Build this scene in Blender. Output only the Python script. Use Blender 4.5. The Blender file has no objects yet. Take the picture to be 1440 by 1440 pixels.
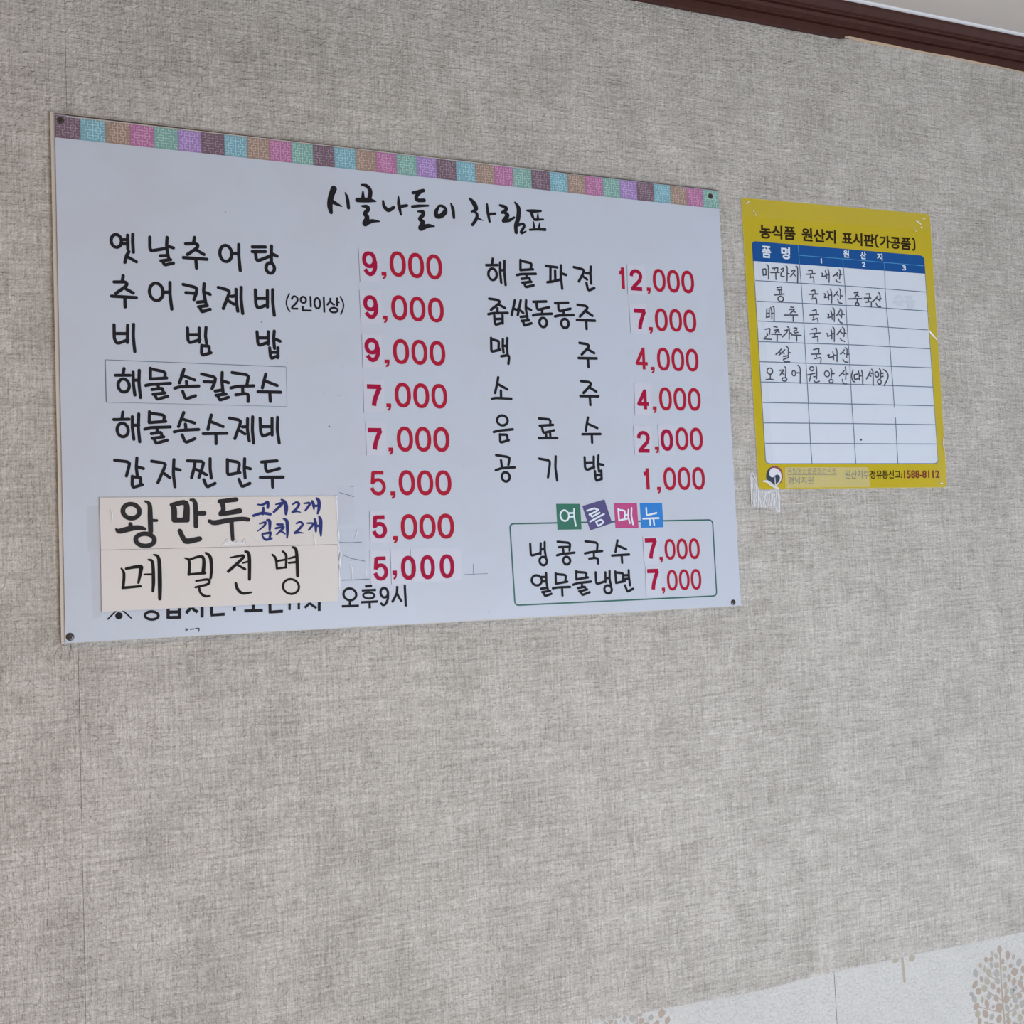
import bpy, math, random
import numpy as np
from mathutils import Vector, Matrix

random.seed(7)
S = bpy.context.scene
C = S.collection
D = bpy.data

# ------------------------------------------------------------------ camera
F_PX = 1690.0                       # focal length for a 1440 px wide frame
RB = Matrix(((0.9101047160811193, 0.013917872343880859, -0.41414453829107123),
             (-0.4121107764061178, -0.07401256463028916, -0.9081227055011861),
             (-0.0432910352942944, 0.9971601842764617, -0.06162347894172685)))
# camera columns turned so that the wall is the plane y = 0
RB = Matrix(((RB[0][0], RB[0][1], RB[0][2]),
             (RB[1][0], RB[1][1], RB[1][2]),
             (RB[2][0], RB[2][1], RB[2][2])))
CAM = Vector((-0.09916321, -1.4232989 - 0.010, 2.0 - 0.55886297))
cd = D.cameras.new('camera'); cam = D.objects.new('camera', cd); C.objects.link(cam)
cd.sensor_width = 36.0; cd.sensor_fit = 'HORIZONTAL'; cd.lens = F_PX / 1440 * 36.0
cd.clip_start = 0.05
cam.matrix_world = Matrix.Translation(CAM) @ RB.to_4x4()
S.camera = cam

# ------------------------------------------------------------------ view, world, light
S.view_settings.view_transform = 'Standard'
S.view_settings.look = 'None'
S.view_settings.gamma = 1.0
S.view_settings.use_curve_mapping = False
S.view_settings.exposure = 0.0
W = D.worlds.new('sky'); S.world = W; W.use_nodes = True
W.node_tree.nodes['Background'].inputs[0].default_value = (0.62, 0.78, 1.0, 1)
W.node_tree.nodes['Background'].inputs[1].default_value = 1.2

def area(name, loc, size_x, size_y, aim, power, col):
    l = D.lights.new(name, 'AREA'); l.shape = 'RECTANGLE'; l.size = size_x; l.size_y = size_y
    l.energy = power; l.color = col
    o = D.objects.new(name, l); C.objects.link(o); o.location = loc
    o.rotation_euler = (Vector(aim) - Vector(loc)).to_track_quat('-Z', 'Y').to_euler()
    return o
# daylight coming in through the low wide window behind the viewer, and through the side window
area('window_daylight', (1.02, -2.12, 0.72), 1.3, 0.95, (1.02, 0.0, 0.74), 31.5, (0.885, 0.965, 1.09))
area('side_daylight', (3.46, -1.3, 1.05), 1.2, 1.3, (0.0, -1.3, 1.05), 8, (0.90, 0.965, 1.06))
area('warm_fill', (-0.7, -1.1, 2.26), 0.6, 0.3, (-0.7, -1.1, 0.0), 7.5, (1.0, 0.70, 0.45))  # added warm fill for the upper left, no fixture behind it

# ------------------------------------------------------------------ materials
def nt(name):
    m = D.materials.new(name); m.use_nodes = True
    t = m.node_tree; return m, t, t.nodes['Principled BSDF']
def mat(name, col, rough=0.6, spec=0.5, metal=0.0, var=0.03, vscale=30.0):
    m, t, b = nt(name)
    b.inputs['Roughness'].default_value = rough
    b.inputs['Specular IOR Level'].default_value = spec
    b.inputs['Metallic'].default_value = metal
    tc = t.nodes.new('ShaderNodeTexCoord'); n = t.nodes.new('ShaderNodeTexNoise')
    n.inputs['Scale'].default_value = vscale; n.inputs['Detail'].default_value = 4
    t.links.new(tc.outputs['Object'], n.inputs['Vector'])
    r = t.nodes.new('ShaderNodeMix'); r.data_type = 'RGBA'
    r.inputs[6].default_value = tuple(c * (1 - var) for c in col) + (1,)
    r.inputs[7].default_value = tuple(min(1, c * (1 + var)) for c in col) + (1,)
    t.links.new(n.outputs['Fac'], r.inputs[0]); t.links.new(r.outputs[2], b.inputs['Base Color'])
    return m
def N(t, kind, **kw):
    n = t.nodes.new(kind)
    for k, v in kw.items():
        if k in n.inputs: n.inputs[k].default_value = v
        else: setattr(n, k, v)
    return n
def noise(t, vec, sx, sy, sz, detail=3, rough=0.5, dist=0.0, off=0.0):
    mp = N(t, 'ShaderNodeMapping'); mp.inputs['Scale'].default_value = (sx, sy, sz)
    mp.inputs['Location'].default_value = (off, off, off)
    t.links.new(vec, mp.inputs['Vector'])
    n = N(t, 'ShaderNodeTexNoise'); n.inputs['Scale'].default_value = 1.0
    n.inputs['Detail'].default_value = detail; n.inputs['Roughness'].default_value = rough
    n.inputs['Distortion'].default_value = dist
    t.links.new(mp.outputs[0], n.inputs['Vector']); return n.outputs['Fac']
def mth(t, op, a, b=None, clamp=False):
    n = N(t, 'ShaderNodeMath', operation=op); n.use_clamp = clamp
    for i, v in enumerate((a, b)):
        if v is None: continue
        if isinstance(v, (int, float)): n.inputs[i].default_value = v
        else: t.links.new(v, n.inputs[i])
    return n.outputs[0]

def linen_material():
    m, t, b = nt('grey_linen_wallpaper')
    v = N(t, 'ShaderNodeTexCoord').outputs['Object']
    vert = noise(t, v, 640, 1, 48, 2, 0.6)             # upright threads
    vert2 = noise(t, v, 300, 1, 18, 2, 0.6, 0, 4.1)
    hori = noise(t, v, 50, 1, 620, 2, 0.6, 0, 9.7)     # level threads
    hori2 = noise(t, v, 17, 1, 280, 2, 0.6, 0, 2.3)
    blot = noise(t, v, 16, 1, 11, 5, 0.62, 0, 1.3)     # cloudy print
    fine = noise(t, v, 420, 420, 420, 2, 0.5)
    s = mth(t, 'ADD', mth(t, 'ADD', vert, vert2), mth(t, 'ADD', hori, hori2))
    s = mth(t, 'MULTIPLY', s, 0.25)
    s = mth(t, 'ADD', mth(t, 'MULTIPLY', s, 0.82), mth(t, 'MULTIPLY', fine, 0.18))
    s = mth(t, 'ADD', s, mth(t, 'MULTIPLY', mth(t, 'SUBTRACT', blot, 0.5), 0.20))
    cr = N(t, 'ShaderNodeValToRGB')
    e = cr.color_ramp.elements
    e[0].position = 0.38; e[0].color = (0.354, 0.328, 0.292, 1)
    e[1].position = 0.61; e[1].color = (0.712, 0.675, 0.622, 1)
    t.links.new(s, cr.inputs[0]); t.links.new(cr.outputs[0], b.inputs['Base Color'])
    b.inputs['Roughness'].default_value = 0.62; b.inputs['Specular IOR Level'].default_value = 0.35
    # embossing: thread ridges and soft puckers
    puck = noise(t, v, 150, 150, 210, 2, 0.5, 0.8)
    h = mth(t, 'ADD', mth(t, 'MULTIPLY', mth(t, 'ADD', vert, hori), 0.55), mth(t, 'MULTIPLY', puck, 1.9))
    h = mth(t, 'ADD', h, mth(t, 'MULTIPLY', hori2, 0.35))
    bp = N(t, 'ShaderNodeBump'); bp.inputs['Strength'].default_value = 1.0; bp.inputs['Distance'].default_value = 0.0023
    t.links.new(h, bp.inputs['Height']); t.links.new(bp.outputs[0], b.inputs['Normal'])
    return m
def white_paper_material():
    m, t, b = nt('white_embossed_wallpaper')
    v = N(t, 'ShaderNodeTexCoord').outputs['Object']
    c = noise(t, v, 9, 9, 9, 4, 0.6)
    cr = N(t, 'ShaderNodeValToRGB'); e = cr.color_ramp.elements
    e[0].position = 0.3; e[0].color = (0.59, 0.58, 0.56, 1); e[1].position = 0.7; e[1].color = (0.65, 0.638, 0.615, 1)
    t.links.new(c, cr.inputs[0]); t.links.new(cr.outputs[0], b.inputs['Base Color'])
    b.inputs['Roughness'].default_value = 0.6; b.inputs['Specular IOR Level'].default_value = 0.35
    p = noise(t, v, 190, 190, 240, 2, 0.5, 0.8)
    bp = N(t, 'ShaderNodeBump'); bp.inputs['Strength'].default_value = 1.0; bp.inputs['Distance'].default_value = 0.0034
    t.links.new(p, bp.inputs['Height']); t.links.new(bp.outputs[0], b.inputs['Normal'])
    return m
def clear_film(name, amount, tint=(1, 1, 1), rough=0.12, wrinkle=0.0):
    """clear adhesive tape: mostly see-through, a little milky, glossy"""
    m = D.materials.new(name); m.use_nodes = True; t = m.node_tree; t.nodes.clear()
    out = t.nodes.new('ShaderNodeOutputMaterial'); mx = t.nodes.new('ShaderNodeMixShader')
    tr = t.nodes.new('ShaderNodeBsdfTransparent'); pb = t.nodes.new('ShaderNodeBsdfPrincipled')
    pb.inputs['Base Color'].default_value = tint + (1,); pb.inputs['Roughness'].default_value = rough
    v = N(t, 'ShaderNodeTexCoord').outputs['Object']
    n = noise(t, v, 60, 60, 60, 4, 0.6)
    f = mth(t, 'ADD', mth(t, 'MULTIPLY', mth(t, 'SUBTRACT', n, 0.5), amount * 0.8), amount, True)
    t.links.new(f, mx.inputs[0]); t.links.new(tr.outputs[0], mx.inputs[1]); t.links.new(pb.outputs[0], mx.inputs[2])
    t.links.new(mx.outputs[0], out.inputs[0])
    if wrinkle:
        w = noise(t, v, 260, 260, 60, 3, 0.6, 1.5)
        bp = N(t, 'ShaderNodeBump'); bp.inputs['Strength'].default_value = wrinkle; bp.inputs['Distance'].default_value = 0.002
        t.links.new(w, bp.inputs['Height']); t.links.new(bp.outputs[0], pb.inputs['Normal'])
    return m
def board_material():
    m, t, b = nt('glossy_white_board')
    v = N(t, 'ShaderNodeTexCoord').outputs['Object']
    st = noise(t, v, 7, 7, 7, 5, 0.62, 0.4)            # faint grime and yellowing
    cr = N(t, 'ShaderNodeValToRGB'); e = cr.color_ramp.elements
    e[0].position = 0.34; e[0].color = (0.545, 0.580, 0.655, 1); e[1].position = 0.52; e[1].color = (0.555, 0.605, 0.695, 1)
    t.links.new(st, cr.inputs[0]); t.links.new(cr.outputs[0], b.inputs['Base Color'])
    b.inputs['Roughness'].default_value = 0.28; b.inputs['Specular IOR Level'].default_value = 0.45
    return m

M = {}
M['linen'] = linen_material(); M['white_paper'] = white_paper_material()
M['board'] = board_material()
M['backing'] = mat('cream_backing', (0.60, 0.55, 0.50), 0.5)
M['edge'] = mat('clear_edge', (0.55, 0.50, 0.45), 0.25)
M['edge_dark'] = mat('dark_edge', (0.075, 0.06, 0.055), 0.35)
M['black'] = mat('black_ink', (0.014, 0.013, 0.018), 0.6, spec=0.15)
M['marker'] = mat('black_marker', (0.012, 0.009, 0.010), 0.6, spec=0.15)
M['red'] = mat('red_print', (0.42, 0.010, 0.038), 0.6, spec=0.15)
M['red_bold'] = mat('crimson_print', (0.38, 0.004, 0.048), 0.6, spec=0.15)
M['blue_marker'] = mat('blue_marker', (0.012, 0.022, 0.18), 0.6, var=0.35, vscale=160, spec=0.15)
M['sticker'] = mat('white_sticker', (0.60, 0.62, 0.71), 0.3)
M['sticker_edge'] = mat('sticker_cut_edge', (0.10, 0.10, 0.13), 0.5)
M['card'] = mat('cream_card', (0.70, 0.66, 0.63), 0.55, var=0.03, vscale=14)
M['yellow'] = mat('yellow_print', (0.55, 0.425, 0.008), 0.3, var=0.07, vscale=9)
M['table_white'] = mat('table_white', (0.66, 0.72, 0.80), 0.3)
M['header_blue'] = mat('header_blue', (0.004, 0.080, 0.30), 0.35, spec=0.25)
M['line_blue'] = mat('pale_blue_line', (0.06, 0.30, 0.58), 0.4)
M['line_grey'] = mat('slate_line', (0.13, 0.18, 0.26), 0.6, spec=0.15)
M['pen'] = mat('grey_pen', (0.075, 0.075, 0.10), 0.6, spec=0.15)
M['olive'] = mat('olive_black_print', (0.032, 0.018, 0.004), 0.6, spec=0.15)
M['faded'] = mat('faded_print', (0.035, 0.036, 0.022), 0.6)
M['brown_red'] = mat('brown_red_print', (0.19, 0.014, 0.006), 0.4)
M['print_white'] = mat('white_print', (0.74, 0.82, 0.90), 0.35)
M['green_line'] = mat('green_line', (0.020, 0.125, 0.10), 0.4)
M['t_green'] = mat('tile_green', (0.020, 0.16, 0.10), 0.4)
M['t_purple'] = mat('tile_purple', (0.080, 0.065, 0.21), 0.4)
M['t_pink'] = mat('tile_pink', (0.50, 0.055, 0.22), 0.4)
M['t_blue'] = mat('tile_blue', (0.014, 0.21, 0.63), 0.4)
M['screw'] = mat('dark_screw', (0.10, 0.085, 0.08), 0.35, metal=0.85)
M['recess'] = mat('screw_recess', (0.012, 0.010, 0.010), 0.6)
M['trim'] = mat('dark_brown_trim', (0.066, 0.023, 0.017), 0.5, spec=0.25, var=0.25, vscale=45)
M['ceiling'] = mat('ceiling_paper', (0.70, 0.655, 0.615), 0.85)
M['bead'] = mat('white_bead', (0.82, 0.84, 0.88), 0.5)
M['tan'] = mat('torn_paper_backing', (0.62, 0.46, 0.32), 0.8)
M['plaster'] = mat('room_plaster', (0.62, 0.60, 0.56), 0.9)
M['bare_wall_seam_shade'] = mat('bare_wall_seam_shade', (0.16, 0.13, 0.105), 0.95)  # dark colour stands in for the shadow inside the thin sheet seams
M['floor'] = mat('floor_vinyl', (0.42, 0.33, 0.24), 0.5)
M['logo_navy'] = mat('logo_navy', (0.03, 0.05, 0.085), 0.35)
M['logo_red'] = mat('logo_red', (0.30, 0.07, 0.10), 0.35)
M['logo_white'] = mat('logo_white', (0.74, 0.74, 0.80), 0.35)
M['tape'] = clear_film('clear_tape', 0.035, (0.75, 0.78, 0.82))
M['tape_dull'] = clear_film('dusty_tape', 0.07, (0.70, 0.68, 0.66), 0.2, 0.25)
M['tape_milky_glare'] = clear_film('milky_glare_tape', 0.16, (0.95, 0.93, 0.72), 0.25, 0.15)  # pale tint carries window glare in its colour
M['tape_faint'] = clear_film('faint_tape', 0.012, (0.75, 0.78, 0.82))
M['crease'] = clear_film('tape_crease_glint', 0.85, (0.93, 0.94, 0.97), 0.08)  # near-white film: glints on the tape painted into the colour
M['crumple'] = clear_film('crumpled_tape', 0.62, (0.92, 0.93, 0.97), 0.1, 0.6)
for k, c in {'plum': (0.17, 0.105, 0.145), 'cyan': (0.20, 0.40, 0.47), 'tan_sq': (0.33, 0.235, 0.185),
             'rose': (0.42, 0.165, 0.32), 'mint': (0.21, 0.39, 0.35), 'violet': (0.34, 0.22, 0.47)}.items():
    M[k] = mat('border_' + k, c, 0.3, var=0.06)
    M[k + '_l'] = mat('border_' + k + '_light', tuple(min(1, x * 1.35 + 0.12) for x in c), 0.3)
M['leaf_a'] = mat('leaf_print_brown', (0.41, 0.335, 0.28), 0.6)
M['leaf_b'] = mat('leaf_print_grey', (0.39, 0.375, 0.35), 0.6)
M['leaf_c'] = mat('leaf_print_olive', (0.42, 0.385, 0.31), 0.6)

# ------------------------------------------------------------------ helpers
def link(name, me, m=None, parent=None):
    o = D.objects.new(name, me); C.objects.link(o)
    if m is not None:
        for k in (m if isinstance(m, (list, tuple)) else [m]): me.materials.append(k)
    if parent is not None: o.parent = parent
    return o
def tag(o, label, cat, group=None):
    o['label'] = label; o['category'] = cat
    if group: o['group'] = group
    return o
def thing(name, label, cat, group=None):
    return tag(link(name, None), label, cat, group)
def structure(o): o['kind'] = 'structure'; return o
def P(px, py, p):
    """point of the photograph carried onto the upright plane p metres in front of the wall"""
    d = RB @ Vector(((px - 720) / F_PX, -(py - 720) / F_PX, -1.0))
    s = (-p - CAM.y) / d.y
    return CAM + d * s
def PV(px, p):       # (X, Z) of P
    q = P(px[0], px[1], p); return (q.x, q.z)

class MB:
    """collects polygons into one mesh"""
    def __init__(s): s.v = []; s.f = []; s.m = []
    def poly(s, pts, m=0):
        i = len(s.v); s.v += [tuple(p) for p in pts]; s.f.append(tuple(range(i, i + len(pts)))); s.m.append(m)
    def prism(s, pts, y0, y1, m=0, ms=None):
        """pts = (x, z) outline, solid from y0 (near the wall) to y1 (toward the room)"""
        i = len(s.v); n = len(pts)
        a = sum(pts[k][0] * pts[(k + 1) % n][1] - pts[(k + 1) % n][0] * pts[k][1] for k in range(n))
        if a < 0: pts = pts[::-1]
        s.v += [(x, y0, z) for x, z in pts] + [(x, y1, z) for x, z in pts]
        s.f.append(tuple(range(i + n, i + 2 * n))); s.m.append(m)
        s.f.append(tuple(range(i + n - 1, i - 1, -1))); s.m.append(m if ms is None else ms)
        for k in range(n):
            q = (k + 1) % n
            s.f.append((i + k, i + q, i + n + q, i + n + k)); s.m.append(m if ms is None else ms)
    def box(s, a, b, m=0):
        s.prism([(a[0], a[2]), (b[0], a[2]), (b[0], b[2]), (a[0], b[2])], b[1], a[1], m)
    def disc(s, x, z, rx, rz, y, n=12, m=0):
        s.poly([(x + rx * math.cos(2 * math.pi * k / n), y, z + rz * math.sin(2 * math.pi * k / n)) for k in range(n)], m)
    def ribbon(s, pts, y, closed=False, cap=True, m=0):
        """pts = (x, z, width): a flat ribbon, mitred on gentle bends, with round elbows and ends;
        every piece lies a hair above the one before so that nothing is coplanar"""
        st = 5e-6
        if not hasattr(s, 'lay'): s.lay = 0
        def yy(): s.lay += 1; return y - s.lay * st
        q = [pts[0]]
        for p in pts[1:]:
            if math.dist(p[:2], q[-1][:2]) > 1e-6: q.append(p)
        if closed and len(q) > 2 and math.dist(q[0][:2], q[-1][:2]) < 1e-6: q.pop()
        n = len(q)
        if n == 1:
            s.disc(q[0][0], q[0][1], q[0][2] / 2, q[0][2] / 2, yy(), 18, m); return
        def dr(a, b):
            L = math.dist(a[:2], b[:2]); return ((b[0] - a[0]) / L, (b[1] - a[1]) / L)
        def turn(i):
            d0, d1 = dr(q[i - 1], q[i]), dr(q[i], q[(i + 1) % n])
            return math.degrees(abs(math.atan2(d0[0] * d1[1] - d0[1] * d1[0], d0[0] * d1[0] + d0[1] * d1[1])))
        def strip(run, ring=False):
            k = len(run); L, R = [], []
            for i in range(k):
                if ring: d0, d1 = dr(run[i - 1], run[i]), dr(run[i], run[(i + 1) % k])
                else:
                    d0 = dr(run[i - 1], run[i]) if i else dr(run[0], run[1])
                    d1 = dr(run[i], run[i + 1]) if i < k - 1 else d0
                nx, nz = -(d0[1] + d1[1]), d0[0] + d1[0]; l = math.hypot(nx, nz); nx, nz = nx / l, nz / l
                h = run[i][2] / 2 / max(.6, (nx * -d0[1] + nz * d0[0]))
                L.append((run[i][0] + nx * h, run[i][1] + nz * h)); R.append((run[i][0] - nx * h, run[i][1] - nz * h))
            yl = yy(); base = len(s.v)
            for a_, b_ in zip(L, R): s.v += [(a_[0], yl, a_[1]), (b_[0], yl, b_[1])]
            for i in range(k if ring else k - 1):
                j = (i + 1) % k
                s.f.append((base + 2 * i + 1, base + 2 * j + 1, base + 2 * j, base + 2 * i)); s.m.append(m)
        if closed and all(turn(i) < 50 for i in range(n)): strip(q, True); return
        if closed: q = q + [q[0]]
        run = [q[0]]
        nn = len(q)
        for i in range(1, nn):
            run.append(q[i])
            if i < nn - 1:
                d0, d1 = dr(q[i - 1], q[i]), dr(q[i], q[i + 1])
                if math.degrees(abs(math.atan2(d0[0] * d1[1] - d0[1] * d1[0], d0[0] * d1[0] + d0[1] * d1[1]))) >= 50:
                    strip(run); run = [q[i]]
                    s.disc(q[i][0], q[i][1], q[i][2] / 2, q[i][2] / 2, yy(), 14, m)
        strip(run)
        if cap or closed:
            for e in (q[0], q[-1]): s.disc(e[0], e[1], e[2] / 2, e[2] / 2, yy(), 14, m)
    def mesh(s, name, smooth=False):
        me = D.meshes.new(name); me.from_pydata(s.v, [], s.f); me.update()
        me.polygons.foreach_set('material_index', s.m)
        if smooth: me.polygons.foreach_set('use_smooth', [True] * len(s.f))
        return me
    def build(s, name, m, parent=None, smooth=False):
        return link(name, s.mesh(name, smooth), m, parent)

def spline(pts, sub=5):
    out = []; n = len(pts)
    for i in range(n - 1):
        p0 = pts[max(i - 1, 0)]; p1 = pts[i]; p2 = pts[i + 1]; p3 = pts[min(i + 2, n - 1)]
        for k in range(sub):
            t = k / sub
            out.append(tuple(0.5 * ((2 * b) + (c - a) * t + (2 * a - 5 * b + 4 * c - d) * t * t + (-a + 3 * b - 3 * c + d) * t ** 3)
                             for a, b, c, d in zip(p0, p1, p2, p3)))
    out.append(tuple(pts[-1])); return out

def ink(mb, crop, w, p, text, m=0, cap=True):
    """pen strokes read off an enlarged crop (origin x, y, scale) and laid on the plane p.
    ';' parts strokes; 'o' = ring (cx cy rx ry); '~' = curve; 'b' = brush, triples x y width; '.' = dot"""
    ox, oy, sc = crop
    def cv(x, y, ww):
        q = P(ox + x / sc, oy + y / sc, p)
        a = P(ox + x / sc + 1, oy + y / sc, p); b = P(ox + x / sc, oy + y / sc + 1, p)
        mpp = ((a - q).length + (b - q).length) / 2 * 1.19
        return (q.x, q.z, ww / sc * mpp)
    for st in text.split(';'):
        st = st.strip()
        if not st: continue
        kind = ''
        if st[0] in 'o~b.': kind = st[0]; st = st[1:]
        v = [float(a) for a in st.split()]
        if kind == 'o':
            cx, cy, rx, ry = v[:4]; ww = v[4] if len(v) > 4 else w
            pts = [cv(cx + rx * math.cos(t) + 0.06 * ry * math.sin(t), cy + ry * math.sin(t), ww) for t in [2 * math.pi * k / 24 for k in range(24)]]
            mb.ribbon(pts, -p, closed=True, m=m)
        elif kind == 'b':
            tr = [(v[i], v[i + 1], v[i + 2] * 1.10) for i in range(0, len(v), 3)]
            if len(tr) > 2: tr = spline(tr)
            elif len(tr) == 2: tr = spline(tr, 3)
            mb.ribbon([cv(*a) for a in tr], -p, m=m)
        else:
            pr = [(v[i], v[i + 1]) for i in range(0, len(v), 2)]
            if kind == '~': pr = spline(pr)
            elif len(pr) > 2:      # soften hand-made corners
                q = [pr[0]]
                for i in range(1, len(pr) - 1):
                    (ax, ay), (bx, by), (cx2, cy2) = pr[i - 1], pr[i], pr[i + 1]
                    q += [(bx + (ax - bx) * .18, by + (ay - by) * .18),
                          (bx + (ax - bx) * .05 + (cx2 - bx) * .05, by + (ay - by) * .05 + (cy2 - by) * .05),
                          (bx + (cx2 - bx) * .18, by + (cy2 - by) * .18)]
                pr = q + [pr[-1]]
            mb.ribbon([cv(x, y, w) for x, y in pr], -p, cap=cap, m=m)

def quad(crop, *c):
    ox, oy, sc = crop
    return [(ox + c[i] / sc, oy + c[i + 1] / sc) for i in range(0, len(c), 2)]
def slab(pxs, p0, p1, name, m, parent, split=False):
    mb = MB(); mb.prism([PV(q, p1) for q in pxs], -p0, -p1)
    return mb.build(name, m, parent)

def printed(text, q, p, name, m, parent, bold=0.0):
    """printed type fitted to the four photograph points q = TL TR BR BL"""
    cu = D.curves.new('type', 'FONT'); cu.body = text; cu.offset = bold; cu.resolution_u = 3
    o = D.objects.new('type', cu); C.objects.link(o)
    bpy.context.view_layer.update()
    me = D.meshes.new_from_object(o.evaluated_get(bpy.context.evaluated_depsgraph_get()))
    D.objects.remove(o)
    xs = [v.co.x for v in me.vertices]; ys = [v.co.y for v in me.vertices]
    x0, x1, y0, y1 = min(xs), max(xs), min(ys), max(ys)
    for v in me.vertices:
        a = (v.co.x - x0) / (x1 - x0); b = (y1 - v.co.y) / (y1 - y0)
        px = (q[0][0] * (1 - a) + q[1][0] * a) * (1 - b) + (q[3][0] * (1 - a) + q[2][0] * a) * b
        py = (q[0][1] * (1 - a) + q[1][1] * a) * (1 - b) + (q[3][1] * (1 - a) + q[2][1] * a) * b
        v.co = P(px, py, p)
    me.materials.clear()
    return link(name, me, m, parent)

# ------------------------------------------------------------------ room shell
ZC = 2.3165
X0, X1, Y0 = -1.7, 3.6, -2.25
mb = MB(); mb.box((X0 - .1, 0.0, -0.1), (X1 + .1, 0.1, ZC + .1)); wall = structure(mb.build('wall_back', M['bare_wall_seam_shade']))
mb = MB(); mb.box((X0 - .1, Y0 - .1, ZC), (X1 + .1, 0.0, ZC + .1)); structure(mb.build('ceiling', M['ceiling']))
mb = MB(); mb.box((X0 - .1, Y0 - .1, -0.1), (X1 + .1, 0.0, 0.0)); structure(mb.build('floor', M['floor']))
mb = MB(); mb.box((X0 - .1, Y0, 0), (X0, 0.0, ZC)); structure(mb.build('wall_left', M['plaster']))
def holed_x(name, y0, y1, hz0, hz1, hy0, hy1):
    mb = MB()
    mb.box((X1, y0, 0), (X1 + .1, y1, hz0)); mb.box((X1, y0, hz1), (X1 + .1, y1, ZC))
    mb.box((X1, y0, hz0), (X1 + .1, hy0, hz1)); mb.box((X1, hy1, hz0), (X1 + .1, y1, hz1))
    structure(mb.build(name, M['plaster']))
holed_x('wall_right', Y0, 0.0, 0.35, 1.75, -1.95, -0.65)
mb = MB()
mb.box((X0, Y0 - .1, 0), (X1, Y0, 0.14)); mb.box((X0, Y0 - .1, 1.30), (X1, Y0, ZC))
mb.box((X0, Y0 - .1, 0.14), (0.25, Y0, 1.30)); mb.box((1.65, Y0 - .1, 0.14), (X1, Y0, 1.30))
structure(mb.build('wall_front', M['plaster']))

# wallpaper: the white printed paper low down, grey linen sheets lapped over it
seam1_t = P(95, 80, .0008).x; seam1_b = P(113, 1200, .0008).x
seam2_t = P(1094, 80, .0008).x; seam2_b = P(1176, 1350, .0008).x
s1 = (seam1_t + seam1_b) / 2; s2 = (seam2_t + seam2_b) / 2
g = 0.0005
for a, b in ((X0, s1 - g), (s1 + g, s2 - g), (s2 + g, X1)):
    mb = MB(); mb.box((a, -0.0005, 0.0), (b, 0.0, 1.0)); mb.build('white_wallpaper_sheet', M['white_paper'], wall)
edge = [(831, 1439.7), (880, 1429.3), (935, 1418), (985, 1408), (1020, 1402), (1060, 1394), (1083, 1389.3), (1098, 1386), (1106, 1383),
        (1117, 1379), (1135, 1375.2), (1155, 1370.7), (1165, 1368.8), (1177, 1365.8), (1210, 1358.8), (1240, 1352.5), (1298, 1339.6),
        (1355, 1328.5), (1400, 1319), (1440, 1310)]
ep = [PV(q, .0012) for q in edge]
sl = (ep[-1][1] - ep[0][1]) / (ep[-1][0] - ep[0][0])
def edge_z(x):
    if x <= ep[0][0]: return ep[0][1] + sl * (x - ep[0][0]) * .3
    if x >= ep[-1][0]: return ep[-1][1]
    for (xa, za), (xb, zb) in zip(ep, ep[1:]):
        if xa <= x <= xb: return za + (zb - za) * (x - xa) / (xb - xa)
for a, b in ((X0, s1 - .0002), (s1 + .0002, s2 - .0001), (s2 + .0001, X1)):
    xs = sorted([a, b] + [x for x, z in ep if a < x < b])
    mb = MB(); mb.prism([(x, edge_z(x)) for x in xs] + [(b, 2.29), (a, 2.29)], -0.0005, -0.0016)
    mb.build('grey_wallpaper_sheet', M['linen'], wall)

# printed trees of the white paper
def leaf(mb, cx, cy, L, Wd, ang, m, crop=(1240, 1240, 7.2)):
    x, z = PV((crop[0] + cx / crop[2], crop[1] + cy / crop[2]), .0006)
    k = 1.0 / crop[2] * 0.00105
    # local size of one photograph pixel
    q = P(crop[0] + cx / crop[2], crop[1] + cy / crop[2], .0006); r = P(crop[0] + cx / crop[2], crop[1] + cy / crop[2] + 1, .0006)
    k = (r - q).length / crop[2]
    a = math.radians(ang); ca, sa = math.cos(a), math.sin(a); pts = []
    n = 7
    for i in range(n): t = i / (n - 1); pts.append((-Wd / 2 * math.sin(math.pi * t) ** .8, L * (.5 - t)))
    for i in range(1, n - 1): t = 1 - i / (n - 1); pts.append((Wd / 2 * math.sin(math.pi * t) ** .8, L * (.5 - t)))
    mb.poly([(x + (u * ca + v * sa) * k * 1.45, -.00062, z + (-u * sa * 1.3 + v * ca * 1.1) * k) for u, v in pts], m)
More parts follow.
